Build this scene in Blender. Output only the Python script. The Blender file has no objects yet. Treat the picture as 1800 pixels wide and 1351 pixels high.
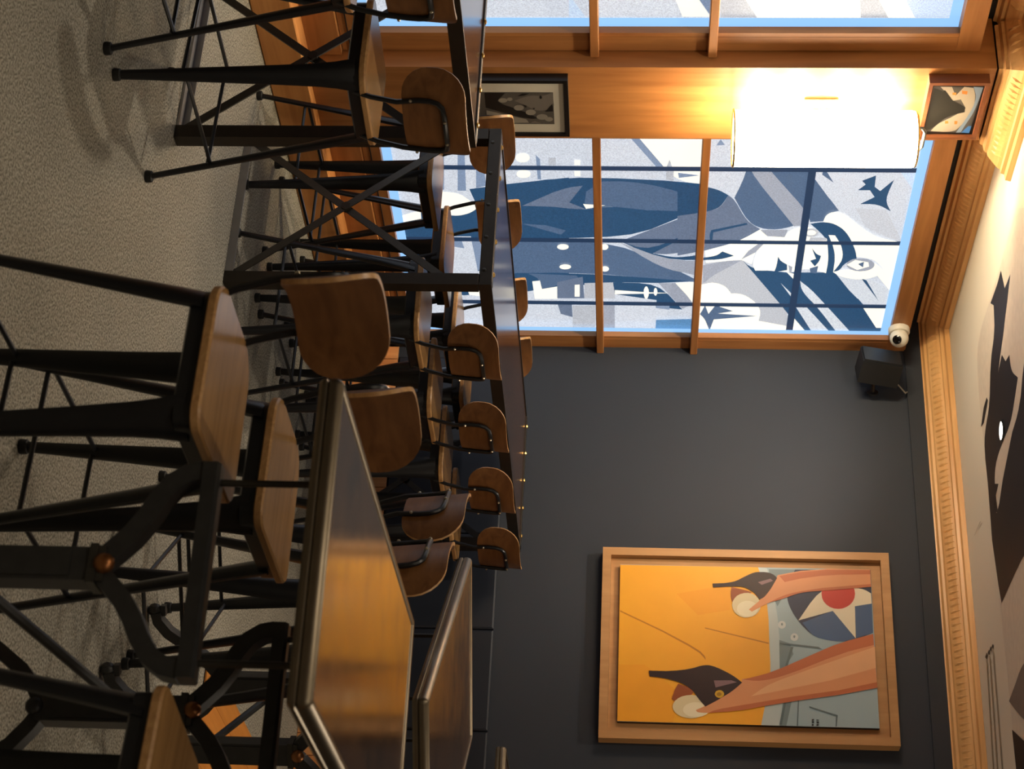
import bpy, math, random
from mathutils import Vector, Matrix
random.seed(7)
PI = math.pi
scn = bpy.context.scene
COL = scn.collection

# ------------------------------------------------------------ camera
cam_d = bpy.data.cameras.new('camera'); cam = bpy.data.objects.new('camera', cam_d); COL.objects.link(cam)
_r = Vector((0.85717, 0.51481, 0.01487)); _u = Vector((-0.04816, 0.05136, 0.99752)); _f = Vector((-0.51277, 0.85576, -0.06882))
# the photograph was taken with the camera turned on its side: image-right is the room's up
cx_, cy_, cz_ = _u, -_r, -_f
cam.matrix_world = Matrix(((cx_.x, cy_.x, cz_.x, 0), (cx_.y, cy_.y, cz_.y, 0), (cx_.z, cy_.z, cz_.z, 1.62), (0, 0, 0, 1)))
cam_d.sensor_fit = 'HORIZONTAL'; cam_d.sensor_width = 36; cam_d.lens = 64.314
cam_d.clip_start = 0.05; cam_d.clip_end = 60
cam_d.dof.use_dof = True; cam_d.dof.focus_distance = 7.4; cam_d.dof.aperture_fstop = 7.0
scn.camera = cam

# ------------------------------------------------------------ world, lights, exposure
w = bpy.data.worlds.new('world'); scn.world = w; w.use_nodes = True
w.node_tree.nodes['Background'].inputs[0].default_value = (1, .8, .6, 1)
w.node_tree.nodes['Background'].inputs[1].default_value = 0.02
scn.view_settings.view_transform = 'Standard'; scn.view_settings.look = 'None'
scn.view_settings.exposure = 0.0; scn.view_settings.gamma = 1.0; scn.view_settings.use_curve_mapping = False

def downlight(x, y, watts, z=3.2, size=110, col=(1, .87, .70), rad=.05, tx=0, ty=0):
    l = bpy.data.lights.new('downlight', 'SPOT'); l.energy = watts; l.color = col
    l.spot_size = math.radians(size); l.spot_blend = .9; l.shadow_soft_size = rad
    o = bpy.data.objects.new('downlight', l); COL.objects.link(o); o.location = (x, y, z)
    o.rotation_euler = (math.radians(tx), math.radians(ty), 0)
    return o
downlight(-4.3, 5.4, 112)
downlight(-2.3, 3.5, 38)
downlight(-3.2, 7.2, 55)
downlight(-4.3, 6.9, 128, size=80, tx=40, ty=16)
downlight(-1.3, 6.4, 40)
downlight(0.2, 4.6, 28)
downlight(-0.6, 1.5, 24)
def area(loc, rot, sx, sy, watts, col):
    l = bpy.data.lights.new('ambient_fill', 'AREA'); l.shape = 'RECTANGLE'; l.size = sx; l.size_y = sy; l.energy = watts; l.color = col
    o = bpy.data.objects.new('ambient_fill', l); COL.objects.link(o); o.location = loc; o.rotation_euler = rot
    return o
def add_fill_point(x, y, z, watts):
    l = bpy.data.lights.new('fill_point', 'POINT'); l.energy = watts; l.color = (1, .87, .70); l.shadow_soft_size = .15
    o = bpy.data.objects.new('fill_point', l); COL.objects.link(o); o.location = (x, y, z)
add_fill_point(-0.4, 6.6, 2.75, 45)  # unseen point fills, added to brighten the cornice, ceiling and painting
add_fill_point(-2.0, 1.6, 2.85, 22)
area((0.6, 1.2, 3.2), (0, 0, 0), 2.6, 2.6, 15, (1, .88, .72))  # area fill added for ambient light, no fixture behind it

# ------------------------------------------------------------ materials
def lin(c):
    return tuple(((v/255)/12.92 if v/255 <= .04045 else ((v/255+.055)/1.055)**2.4) for v in c)
def rgba(c): return (*lin(c), 1)
MATS = {}
def base_mat(name):
    m = bpy.data.materials.new(name); m.use_nodes = True
    return m, m.node_tree, m.node_tree.nodes['Principled BSDF']
def plain(name, c, rough=.5, metal=0, spec=.5, noise=0, nscale=40):
    m, t, b = base_mat(name)
    b.inputs['Base Color'].default_value = rgba(c); b.inputs['Roughness'].default_value = rough
    b.inputs['Metallic'].default_value = metal; b.inputs['Specular IOR Level'].default_value = spec
    if noise:
        tc = t.nodes.new('ShaderNodeTexCoord'); n = t.nodes.new('ShaderNodeTexNoise'); n.inputs['Scale'].default_value = nscale
        n.inputs['Detail'].default_value = 4
        mp = t.nodes.new('ShaderNodeMapRange'); mp.inputs['To Min'].default_value = 1-noise; mp.inputs['To Max'].default_value = 1+noise
        mx = t.nodes.new('ShaderNodeVectorMath'); mx.operation = 'SCALE'; mx.inputs[0].default_value = lin(c)
        t.links.new(tc.outputs['Object'], n.inputs['Vector']); t.links.new(n.outputs['Fac'], mp.inputs['Value'])
        t.links.new(mp.outputs[0], mx.inputs['Scale']); t.links.new(mx.outputs[0], b.inputs['Base Color'])
    MATS[name] = m; return m
def wood(name, c0, c1, axis='z', rough=.4, scale=9, stretch=12, spec=.4, vary=0):
    m, t, b = base_mat(name)
    tc = t.nodes.new('ShaderNodeTexCoord'); mp = t.nodes.new('ShaderNodeMapping')
    s = {'x': (1, stretch, stretch), 'y': (stretch, 1, stretch), 'z': (stretch, stretch, 1)}[axis]
    mp.inputs['Scale'].default_value = s
    n = t.nodes.new('ShaderNodeTexNoise'); n.inputs['Scale'].default_value = scale/stretch*2.2; n.inputs['Detail'].default_value = 5
    n.inputs['Distortion'].default_value = .6
    r = t.nodes.new('ShaderNodeValToRGB'); r.color_ramp.elements[0].position = .3; r.color_ramp.elements[1].position = .72
    r.color_ramp.elements[0].color = rgba(c0); r.color_ramp.elements[1].color = rgba(c1)
    t.links.new(tc.outputs['Object'], mp.inputs['Vector']); t.links.new(mp.outputs[0], n.inputs['Vector'])
    t.links.new(n.outputs['Fac'], r.inputs['Fac'])
    if vary:
        oi = t.nodes.new('ShaderNodeObjectInfo'); mr = t.nodes.new('ShaderNodeMapRange')
        mr.inputs['To Min'].default_value = 1-vary; mr.inputs['To Max'].default_value = 1+vary
        vm = t.nodes.new('ShaderNodeVectorMath'); vm.operation = 'SCALE'
        t.links.new(oi.outputs['Random'], mr.inputs['Value']); t.links.new(r.outputs['Color'], vm.inputs[0]); t.links.new(mr.outputs[0], vm.inputs['Scale'])
        t.links.new(vm.outputs[0], b.inputs['Base Color'])
    else:
        t.links.new(r.outputs['Color'], b.inputs['Base Color'])
    b.inputs['Roughness'].default_value = rough; b.inputs['Specular IOR Level'].default_value = spec
    MATS[name] = m; return m
def glow(name, c, strength=1.0, grain=0.0):
    m, t, b = base_mat(name)
    b.inputs['Base Color'].default_value = (*[v*.25 for v in lin(c)], 1); b.inputs['Roughness'].default_value = .35
    b.inputs['Emission Color'].default_value = rgba(c); b.inputs['Emission Strength'].default_value = strength
    if grain:
        tc = t.nodes.new('ShaderNodeTexCoord'); n = t.nodes.new('ShaderNodeTexNoise'); n.inputs['Scale'].default_value = 160; n.inputs['Detail'].default_value = 3
        mp = t.nodes.new('ShaderNodeMapRange'); mp.inputs['From Min'].default_value = .3; mp.inputs['From Max'].default_value = .7
        mp.inputs['To Min'].default_value = strength*(1-grain); mp.inputs['To Max'].default_value = strength*(1+grain)
        t.links.new(tc.outputs['Object'], n.inputs['Vector']); t.links.new(n.outputs['Fac'], mp.inputs['Value']); t.links.new(mp.outputs[0], b.inputs['Emission Strength'])
    MATS[name] = m; return m

wood('oak_z', (156, 100, 54), (182, 124, 70), 'z', .42)
wood('oak_y', (156, 100, 54), (184, 126, 72), 'y', .42)
wood('oak_x', (156, 100, 54), (184, 126, 72), 'x', .42)
wood('oak_plinth_lit', (200, 132, 70), (226, 160, 94), 'y', .42)  # same oak as the pilaster, lightened to stand in for light on the plinth
wood('cornice_wood_x', (206, 152, 92), (234, 184, 122), 'x', .35)
wood('cornice_wood_y', (206, 152, 92), (234, 184, 122), 'y', .35)
wood('plank_light', (196, 128, 74), (222, 160, 104), 'z', .4, vary=.10)
wood('floor_board', (190, 120, 50), (214, 142, 66), 'y', .35, vary=.06)
wood('stool_ply', (98, 62, 34), (126, 86, 50), 'y', .38, scale=14, vary=.12)
wood('seat_ply', (130, 96, 56), (154, 116, 70), 'x', .24, scale=14, vary=.08)
wood('ply_edge', (160, 118, 74), (190, 148, 98), 'y', .4, scale=30)
wood('bar_top', (48, 30, 24), (72, 48, 36), 'y', .16, scale=22, stretch=20, spec=.55)
wood('frame_oak', (176, 128, 78), (196, 148, 96), 'z', .45)
wood('small_frame_wood', (104, 60, 36), (126, 74, 44), 'z', .4)
plain('black_steel', (29, 30, 33), .34, .2, .5, .25, 25)
plain('cast_iron', (58, 58, 58), .42, .45, .5, .3, 30)
plain('dark_angle_iron', (52, 46, 39), .42, .6, .5, .25, 30)
plain('gunmetal', (70, 68, 64), .38, .7, .5, .25, 30)
plain('rubber', (26, 25, 24), .7)
plain('screw_metal', (190, 180, 160), .3, .9)
plain('brass', (200, 160, 90), .25, .95)
plain('copper', (150, 98, 58), .35, .8)
plain('rail_steel', (150, 150, 152), .34, .85, .5, .15, 20)
plain('edge_alloy', (124, 113, 96), .38, .92, .5, .25, 14)
plain('navy_wall', (43, 48, 58), .62, 0, .35, .08, 3)
plain('navy_frieze', (40, 44, 52), .6, 0, .35)
plain('navy_panel', (28, 33, 44), .5, 0, .4)
plain('gap_black', (20, 17, 15), .8)
plain('ceiling_cream', (236, 226, 206), .75)
plain('far_wall', (150, 130, 105), .8)
plain('mat_board', (196, 190, 172), .8)
plain('black_frame', (18, 17, 17), .35)
plain('white_plastic', (226, 220, 206), .4)
plain('black_gloss', (8, 8, 9), .15)
plain('speaker_black', (13, 14, 16), .6)
plain('speaker_grey', (20, 21, 24), .5)
plain('cable', (150, 148, 142), .5)
plain('chrome', (190, 186, 180), .2, .95)
glow('muntin_glow', (38, 58, 86), 1.0)  # bars glow faintly, standing in for backlight coming through the film
m, t, b = base_mat('shade_lit'); b.inputs['Base Color'].default_value = (.9, .85, .75, 1)
b.inputs['Emission Color'].default_value = (1, .88, .68, 1); b.inputs['Emission Strength'].default_value = 13.0; MATS['shade_lit'] = m
plain('shade_ring', (200, 165, 90), .3, .8)
m, t, b = base_mat('glint_lit'); b.inputs['Emission Color'].default_value = (1, .93, .8, 1); b.inputs['Emission Strength'].default_value = 12; MATS['glint_lit'] = m
# carpet
m, t, b = base_mat('carpet'); tc = t.nodes.new('ShaderNodeTexCoord')
n1 = t.nodes.new('ShaderNodeTexNoise'); n1.inputs['Scale'].default_value = 130; n1.inputs['Detail'].default_value = 4
n2 = t.nodes.new('ShaderNodeTexNoise'); n2.inputs['Scale'].default_value = 2.2; n2.inputs['Detail'].default_value = 3
r = t.nodes.new('ShaderNodeValToRGB'); r.color_ramp.elements[0].position = .40; r.color_ramp.elements[1].position = .60
r.color_ramp.elements[0].color = rgba((102, 98, 88)); r.color_ramp.elements[1].color = rgba((168, 163, 150))
mr = t.nodes.new('ShaderNodeMapRange'); mr.inputs['To Min'].default_value = .82; mr.inputs['To Max'].default_value = 1.14
vm = t.nodes.new('ShaderNodeVectorMath'); vm.operation = 'SCALE'
bp = t.nodes.new('ShaderNodeBump'); bp.inputs['Strength'].default_value = .5; bp.inputs['Distance'].default_value = .006
for nn in (n1, n2): t.links.new(tc.outputs['Object'], nn.inputs['Vector'])
t.links.new(n1.outputs['Fac'], r.inputs['Fac']); t.links.new(n2.outputs['Fac'], mr.inputs['Value']); t.links.new(r.outputs['Color'], vm.inputs[0])
t.links.new(mr.outputs[0], vm.inputs['Scale']); t.links.new(vm.outputs[0], b.inputs['Base Color']); t.links.new(n1.outputs['Fac'], bp.inputs['Height'])
t.links.new(bp.outputs['Normal'], b.inputs['Normal']); b.inputs['Roughness'].default_value = .95; b.inputs['Specular IOR Level'].default_value = .1; MATS['carpet'] = m
# worn lacquered table top
m, t, b = base_mat('worn_top'); tc = t.nodes.new('ShaderNodeTexCoord')
n1 = t.nodes.new('ShaderNodeTexNoise'); n1.inputs['Scale'].default_value = 5.5; n1.inputs['Detail'].default_value = 5; n1.inputs['Distortion'].default_value = .8
r = t.nodes.new('ShaderNodeValToRGB'); r.color_ramp.elements[0].position = .34; r.color_ramp.elements[1].position = .58
r.color_ramp.elements[0].color = rgba((44, 31, 21)); r.color_ramp.elements[1].color = rgba((74, 50, 30))
n3 = t.nodes.new('ShaderNodeTexNoise'); n3.inputs['Scale'].default_value = 9; mr = t.nodes.new('ShaderNodeMapRange'); mr.inputs['To Min'].default_value = .08; mr.inputs['To Max'].default_value = .20
t.links.new(tc.outputs['Object'], n1.inputs['Vector']); t.links.new(tc.outputs['Object'], n3.inputs['Vector']); t.links.new(n1.outputs['Fac'], r.inputs['Fac'])
t.links.new(r.outputs['Color'], b.inputs['Base Color']); t.links.new(n3.outputs['Fac'], mr.inputs['Value']); t.links.new(mr.outputs[0], b.inputs['Roughness'])
b.inputs['Specular IOR Level'].default_value = 1.0
MATS['worn_top'] = m

# ------------------------------------------------------------ mesh helpers
class MB:
    def __init__(self): self.v = []; self.f = []; self.m = []
    def add(self, verts, faces, mi=0):
        o = len(self.v); self.v += [tuple(p) for p in verts]
        for f in faces: self.f.append([i+o for i in f]); self.m.append(mi)
        return self
    def box(self, x0, x1, y0, y1, z0, z1, mi=0, mat=None):
        p = [(x, y, z) for x in (x0, x1) for y in (y0, y1) for z in (z0, z1)]
        if mat is not None: p = [mat @ Vector(q) for q in p]
        return self.add(p, [(0, 1, 3, 2), (4, 6, 7, 5), (0, 4, 5, 1), (2, 3, 7, 6), (0, 2, 6, 4), (1, 5, 7, 3)], mi)
    def loft(self, rings, cap=True, mi=0, closed=True):
        n = len(rings[0]); vs = [p for r_ in rings for p in r_]; fs = []
        for k in range(len(rings)-1):
            for i in range(n if closed else n-1):
                j = (i+1) % n; fs.append((k*n+i, k*n+j, (k+1)*n+j, (k+1)*n+i))
        if cap: fs.append(tuple(range(n-1, -1, -1))); fs.append(tuple((len(rings)-1)*n+i for i in range(n)))
        return self.add(vs, fs, mi)
    def tube(self, path, r, n=8, mi=0, r2=None, upv=(0, 0, 1), square=False):
        """sweep an ellipse (r along side, r2 along normal) or a rectangle along a path"""
        path = [Vector(p) for p in path]; rings = []; r2 = r2 or r
        for i, p in enumerate(path):
            d = (path[min(i+1, len(path)-1)]-path[max(i-1, 0)]).normalized()
            u = Vector(upv)
            if abs(d.dot(u)) > .95: u = Vector((1, 0, 0)) if abs(d.x) < .9 else Vector((0, 1, 0))
            s = d.cross(u).normalized(); q = s.cross(d).normalized()
            if square: rings.append([p+s*(a*r)+q*(b_*r2) for a, b_ in ((-1, -1), (1, -1), (1, 1), (-1, 1))])
            else: rings.append([p+s*(r*math.cos(2*PI*k/n))+q*(r2*math.sin(2*PI*k/n)) for k in range(n)])
        return self.loft(rings, True, mi)
    def lathe(self, prof, n=16, mi=0, mat=None, cap=True):
        rings = [[Vector((r_*math.cos(2*PI*k/n), r_*math.sin(2*PI*k/n), z)) for k in range(n)] for r_, z in prof]
        if mat is not None: rings = [[mat @ p for p in r_] for r_ in rings]
        return self.loft(rings, cap, mi)
    def sphere(self, c, r, n=10, k=6, mi=0, sc=(1, 1, 1)):
        prof = [(max(r*math.sin(PI*i/k), 1e-4), -r*math.cos(PI*i/k)) for i in range(k+1)]
        return self.lathe(prof, n, mi, Matrix.Translation(c) @ Matrix.Diagonal((*sc, 1)))
    def build(self, name, mats, parent=None, smooth=False):
        me = bpy.data.meshes.new(name); me.from_pydata(self.v, [], self.f)
        for mm in (mats if isinstance(mats, (list, tuple)) else [mats]): me.materials.append(MATS[mm])
        for i, p in enumerate(me.polygons):
            p.material_index = self.m[i]
        me.update()
        import bmesh
        bm = bmesh.new(); bm.from_mesh(me); bmesh.ops.recalc_face_normals(bm, faces=bm.faces); bm.to_mesh(me); bm.free()
        if smooth:
            me.shade_smooth()
            try: me.set_sharp_from_angle(angle=math.radians(38))
            except Exception: pass
        o = bpy.data.objects.new(name, me); COL.objects.link(o)
        if parent is not None: o.parent = parent
        return o
def tag(o, label=None, cat=None, group=None, kind=None):
    if label: o['label'] = label
    if cat: o['category'] = cat
    if group: o['group'] = group
    if kind: o['kind'] = kind
    return o
def empty(name, loc=(0, 0, 0), rz=0):
    o = bpy.data.objects.new(name, None); COL.objects.link(o); o.location = loc; o.rotation_euler = (0, 0, rz); o.empty_display_size = .1
    return o
def struct(name, mb, mats, parent=None, smooth=False):
    o = mb.build(name, mats, parent, smooth)
    if parent is None: o['kind'] = 'structure'
    return o
def round_poly(corners, radii, n=6):
    """rounded polygon outline, corners counter-clockwise"""
    out = []; N = len(corners)
    for i in range(N):
        p0, p1, p2 = Vector(corners[i-1]), Vector(corners[i]), Vector(corners[(i+1) % N]); r = radii[i]
        a = (p0-p1).normalized(); b_ = (p2-p1).normalized(); ang = a.angle(b_); d = r/math.tan(ang/2)
        c = p1+(a+b_).normalized()*(r/math.sin(ang/2)); s = p1+a*d-c; e = p1+b_*d-c
        t0 = math.atan2(s.y, s.x); t1 = math.atan2(e.y, e.x)
        while t1 < t0: t1 += 2*PI
        for k in range(n+1):
            t_ = t0+(t1-t0)*k/n; out.append((c.x+r*math.cos(t_), c.y+r*math.sin(t_)))
    return out
def inset(outl, d):
    n = len(outl); res = []
    for i in range(n):
        a, b_, c = Vector(outl[i-1]), Vector(outl[i]), Vector(outl[(i+1) % n]); t_ = (c-a).normalized(); nrm = Vector((-t_.y, t_.x))
        res.append(tuple(b_+nrm*d))
    return res
def print_mesh(name, layers, mats, to3d, step, parent, flip=False):
    """flat printed shapes, one mesh with a material slot per ink"""
    import bmesh
    names = sorted({c for c, _ in layers}); bm = bmesh.new()
    for i, (c, pts) in enumerate(layers):
        vs = [bm.verts.new(to3d(p, i*step)) for p in pts]
        f = bm.faces.new(vs); f.normal_update(); f.material_index = names.index(c)
    bmesh.ops.triangulate(bm, faces=bm.faces[:])
    me = bpy.data.meshes.new(name); bm.to_mesh(me); bm.free()
    for c in names: me.materials.append(MATS[mats[c]])
    o = bpy.data.objects.new(name, me); COL.objects.link(o); o.parent = parent
    return o

# flat print outlines, in metres on the plane of each print
MURAL2 = [
 ('S', [(6.675,0.441),(6.67,0.984),(7.044,0.964),(7.067,0.866),(7.076,0.813),(7.076,0.772),(7.069,0.723),(7.048,0.638),(7.01,0.437)]),
 ('M2', [(6.748,0.671),(6.748,0.695),(7.094,0.666),(7.095,0.642)]),
 ('M2', [(6.747,0.759),(6.747,0.79),(7.1,0.773),(7.1,0.732)]),
 ('M2', [(6.848,0.839),(6.952,0.872),(7.058,0.874),(7.079,0.823)]),
 ('D', [(7.397,0.396),(7.316,0.475),(7.279,0.528),(7.259,0.581),(7.246,0.661),(7.236,0.821),(7.086,0.79),(7.041,0.988),(6.989,1.275),(7.782,1.255),(7.784,0.784),(7.478,0.77),(7.479,0.668),(7.787,0.591),(7.791,0.397),(7.559,0.389),(7.486,0.389),(7.446,0.39)]),
 ('W', [(7.108,0.657),(7.115,0.707),(7.125,0.734),(7.141,0.755),(7.171,0.779),(7.236,0.821),(7.26,0.8),(7.272,0.787),(7.281,0.775),(7.289,0.76),(7.296,0.744),(7.301,0.728),(7.303,0.711),(7.302,0.693),(7.299,0.676),(7.293,0.661),(7.284,0.65),(7.273,0.642),(7.259,0.637),(7.241,0.635),(7.217,0.636),(7.181,0.642)]),
 ('W', [(7.311,0.426),(7.261,0.536),(7.345,0.532),(7.385,0.431)]),
 ('M2', [(7.492,0.769),(7.491,0.846),(7.775,0.819),(7.776,0.784),(7.595,0.775)]),
 ('M2', [(7.494,0.667),(7.493,0.718),(7.581,0.729),(7.567,0.67)]),
 ('D', [(7.858,0.717),(7.811,0.785),(7.789,0.863),(7.779,0.991),(7.782,1.255),(7.859,1.254),(7.91,1.143),(7.931,1.082),(7.94,1.035),(7.942,0.99),(7.937,0.946),(7.939,0.901),(7.949,0.857),(7.966,0.811),(7.991,0.765),(8.006,0.726),(8.011,0.695),(8.001,0.666),(7.966,0.629)]),
 ('W', [(7.933,0.716),(7.919,0.739),(7.913,0.755),(7.911,0.771),(7.911,0.79),(7.913,0.823),(7.92,0.863),(7.931,0.897),(7.954,0.943),(8.006,1.027),(8.021,0.872),(8.021,0.816),(8.016,0.778),(8.004,0.724)]),
 ('W', [(7.794,1.045),(7.794,1.062),(7.798,1.072),(7.806,1.079),(7.819,1.087),(7.836,1.095),(7.854,1.102),(7.871,1.107),(7.893,1.11),(7.933,1.114),(7.933,1.074),(7.885,1.068),(7.86,1.065),(7.843,1.061),(7.824,1.056)]),
 ('W', [(6.665,1.596),(6.661,2.059),(7.11,2.083),(7.051,1.954),(7.026,1.885),(7.018,1.846),(7.008,1.821),(6.993,1.798),(6.974,1.777),(6.951,1.758),(6.917,1.735),(6.852,1.695)]),
 ('M2', [(6.665,1.557),(6.665,1.597),(6.914,1.734),(6.914,1.699)]),
 ('W', [(6.832,1.093),(6.839,1.093),(6.845,1.092),(6.849,1.09),(6.852,1.089),(6.855,1.087),(6.857,1.085),(6.86,1.083),(6.862,1.081),(6.864,1.079),(6.866,1.076),(6.867,1.074),(6.868,1.071),(6.87,1.068),(6.87,1.066),(6.871,1.063),(6.871,1.06),(6.871,1.057),(6.871,1.054),(6.871,1.051),(6.87,1.049),(6.869,1.046),(6.867,1.043),(6.866,1.041),(6.864,1.039),(6.862,1.037),(6.86,1.035),(6.858,1.033),(6.855,1.031),(6.853,1.03),(6.85,1.029),(6.845,1.028),(6.839,1.027),(6.833,1.027),(6.827,1.029),(6.823,1.03),(6.82,1.032),(6.817,1.033),(6.815,1.035),(6.812,1.037),(6.81,1.039),(6.808,1.041),(6.806,1.044),(6.805,1.046),(6.803,1.049),(6.802,1.052),(6.802,1.055),(6.801,1.057),(6.801,1.06),(6.801,1.063),(6.801,1.066),(6.801,1.069),(6.802,1.071),(6.803,1.074),(6.804,1.077),(6.806,1.079),(6.808,1.081),(6.81,1.083),(6.812,1.085),(6.814,1.087),(6.817,1.089),(6.819,1.09),(6.822,1.091),(6.826,1.092)]),
 ('W', [(6.957,1.093),(6.963,1.092),(6.968,1.091),(6.973,1.089),(6.977,1.086),(6.979,1.085),(6.981,1.083),(6.983,1.081),(6.985,1.078),(6.986,1.076),(6.988,1.073),(6.989,1.071),(6.99,1.066),(6.991,1.061),(6.992,1.055),(6.991,1.049),(6.989,1.045),(6.988,1.042),(6.987,1.04),(6.985,1.038),(6.984,1.035),(6.982,1.033),(6.98,1.032),(6.977,1.03),(6.974,1.028),(6.969,1.026),(6.963,1.026),(6.958,1.026),(6.953,1.027),(6.948,1.029),(6.944,1.032),(6.942,1.034),(6.94,1.035),(6.938,1.038),(6.936,1.04),(6.934,1.042),(6.933,1.045),(6.932,1.048),(6.93,1.052),(6.929,1.058),(6.929,1.063),(6.93,1.069),(6.932,1.073),(6.933,1.076),(6.934,1.078),(6.936,1.08),(6.937,1.083),(6.939,1.085),(6.941,1.086),(6.943,1.088),(6.947,1.09),(6.952,1.092)]),
 ('M2', [(6.813,1.123),(6.845,1.142),(7.002,1.141),(7.002,1.125)]),
 ('G', [(6.832,1.182),(6.832,1.217),(6.89,1.216),(6.89,1.18)]),
 ('W', [(6.85,1.304),(6.85,1.332),(6.888,1.331),(6.889,1.303)]),
 ('W', [(6.934,1.302),(6.934,1.33),(6.973,1.33),(6.973,1.302)]),
 ('G', [(6.903,1.736),(6.839,1.751),(6.929,1.773),(7.007,1.774),(6.994,1.738)]),
 ('M2', [(6.941,1.793),(6.96,1.897),(6.981,1.798)]),
 ('D', [(7.05,0.975),(7.001,1.164),(6.984,1.325),(6.987,1.502),(7.001,1.726),(7.025,1.903),(7.044,1.976),(7.056,2.002),(7.066,2.018),(7.086,2.042),(7.138,2.031),(7.163,2.021),(7.18,2.01),(7.196,1.991),(7.22,1.951),(7.236,1.924),(7.243,1.904),(7.249,1.87),(7.25,1.772),(7.238,1.649),(7.214,1.501),(7.215,1.443),(7.22,1.409),(7.229,1.38),(7.234,1.347),(7.234,1.31),(7.23,1.269),(7.218,1.201),(7.215,1.144),(7.217,1.102),(7.226,1.032),(7.234,0.965)]),
 ('M', [(7.011,1.438),(7.01,1.534),(7.021,1.606),(7.043,1.687),(7.075,1.768),(7.139,1.891),(7.241,1.903),(7.25,1.772),(7.232,1.583),(7.207,1.436)]),
 ('M', [(7.092,1.356),(7.011,1.438),(7.207,1.436),(7.187,1.346)]),
 ('M3', [(7.212,1.041),(7.103,1.193),(7.072,1.249),(7.058,1.285),(7.046,1.34),(7.181,1.272),(7.229,1.345),(7.237,1.327),(7.239,1.311),(7.236,1.283),(7.223,1.226),(7.216,1.158)]),
 ('D', [(7.234,0.965),(7.226,1.032),(7.217,1.102),(7.215,1.144),(7.218,1.201),(7.23,1.269),(7.234,1.31),(7.234,1.347),(7.229,1.38),(7.22,1.409),(7.215,1.443),(7.214,1.501),(7.238,1.649),(7.248,1.899),(7.305,1.798),(7.398,1.67),(7.441,1.574),(7.463,1.468),(7.477,1.299),(7.482,0.952)]),
 ('M', [(7.359,1.034),(7.371,1.151),(7.413,1.25),(7.449,1.224),(7.414,1.149)]),
 ('W', [(7.192,1.339),(7.202,1.449),(7.231,1.353)]),
 ('M', [(7.497,0.951),(7.496,1.261),(7.516,1.423),(7.557,1.541),(7.64,1.676),(7.831,1.907),(7.855,1.899),(7.794,1.431),(7.784,1.179),(7.796,0.935)]),
 ('M3', [(7.472,1.56),(7.303,1.812),(7.21,1.934),(7.097,2.05),(7.165,2.077),(7.203,2.089),(7.234,2.096),(7.272,2.101),(7.343,2.105),(7.448,2.012),(7.502,1.957),(7.539,1.909),(7.571,1.858),(7.598,1.804),(7.609,1.75),(7.606,1.697),(7.578,1.632),(7.502,1.518)]),
 ('D', [(7.498,1.518),(7.548,1.603),(7.554,1.66),(7.532,1.716),(7.488,1.78),(7.392,1.888),(7.346,1.944),(7.332,1.965),(7.338,1.972),(7.602,1.683),(7.625,1.753),(7.633,1.793),(7.632,1.828),(7.623,1.873),(7.597,1.958),(7.656,1.952),(7.658,1.843),(7.648,1.773),(7.632,1.722),(7.617,1.686),(7.597,1.65),(7.564,1.603)]),
 ('D', [(7.417,1.962),(7.397,1.964),(7.383,1.965),(7.359,1.969),(7.336,2.104),(7.357,2.106),(7.401,1.979),(7.466,1.978),(7.466,1.961)]),
 ('G2', [(7.509,1.518),(7.611,1.683),(7.641,1.754),(7.654,1.796),(7.662,1.854),(7.662,1.95),(7.646,2.121),(7.681,2.051),(7.703,2.016),(7.724,1.994),(7.755,1.972),(7.815,1.941),(7.8,1.916),(7.79,1.894),(7.773,1.853),(7.751,1.788),(7.725,1.743),(7.69,1.695),(7.631,1.632)]),
 ('W', [(7.546,1.939),(7.497,2.071),(7.471,2.112),(7.631,2.121),(7.664,1.948)]),
 ('D', [(7.597,1.937),(7.599,1.97),(7.598,1.987),(7.593,1.999),(7.586,2.009),(7.576,2.018),(7.571,2.029),(7.571,2.04),(7.578,2.057),(7.599,2.089),(7.621,2.026),(7.626,1.998),(7.628,1.976),(7.627,1.938)]),
 ('D', [(7.831,1.915),(7.739,1.955),(7.677,2.046),(7.799,1.983),(7.846,1.95)]),
 ('D', [(7.788,0.979),(7.784,1.179),(7.794,1.431),(7.847,1.899),(7.866,1.717),(7.864,1.541),(7.88,1.391),(7.933,1.113),(7.958,1.033)]),
 ('M', [(7.791,1.044),(7.805,1.292),(7.843,1.317),(7.933,1.113),(7.832,1.091)]),
 ('W', [(7.863,1.063),(7.855,1.103),(7.933,1.111),(7.907,1.193),(8.023,1.19),(8.026,1.07)]),
 ('M3', [(7.868,1.192),(7.815,1.326),(8.015,1.331),(8.018,1.188)]),
 ('G', [(7.873,1.334),(7.863,1.491),(8.012,1.492),(8.015,1.331)]),
 ('W', [(7.89,1.283),(7.886,1.309),(8.0,1.307),(8.0,1.28)]),
 ('D', [(7.863,1.482),(7.865,1.614),(7.88,1.68),(7.911,1.725),(7.972,1.772),(8.11,1.847),(8.091,1.712),(8.023,1.709),(7.972,1.491)]),
 ('W', [(7.933,1.491),(7.949,1.64),(7.955,1.797),(7.964,1.64),(7.972,1.491)]),
 ('W', [(7.94,1.668),(7.948,1.668),(7.957,1.668),(7.966,1.668),(7.975,1.667),(7.983,1.667),(7.99,1.665),(7.998,1.664),(8.01,1.66),(8.01,1.651),(7.998,1.647),(7.99,1.645),(7.983,1.644),(7.975,1.643),(7.967,1.642),(7.958,1.641),(7.949,1.641),(7.94,1.642),(7.931,1.642),(7.923,1.643),(7.916,1.644),(7.909,1.646),(7.897,1.65),(7.896,1.658),(7.908,1.662),(7.916,1.664),(7.923,1.666),(7.931,1.667)]),
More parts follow.
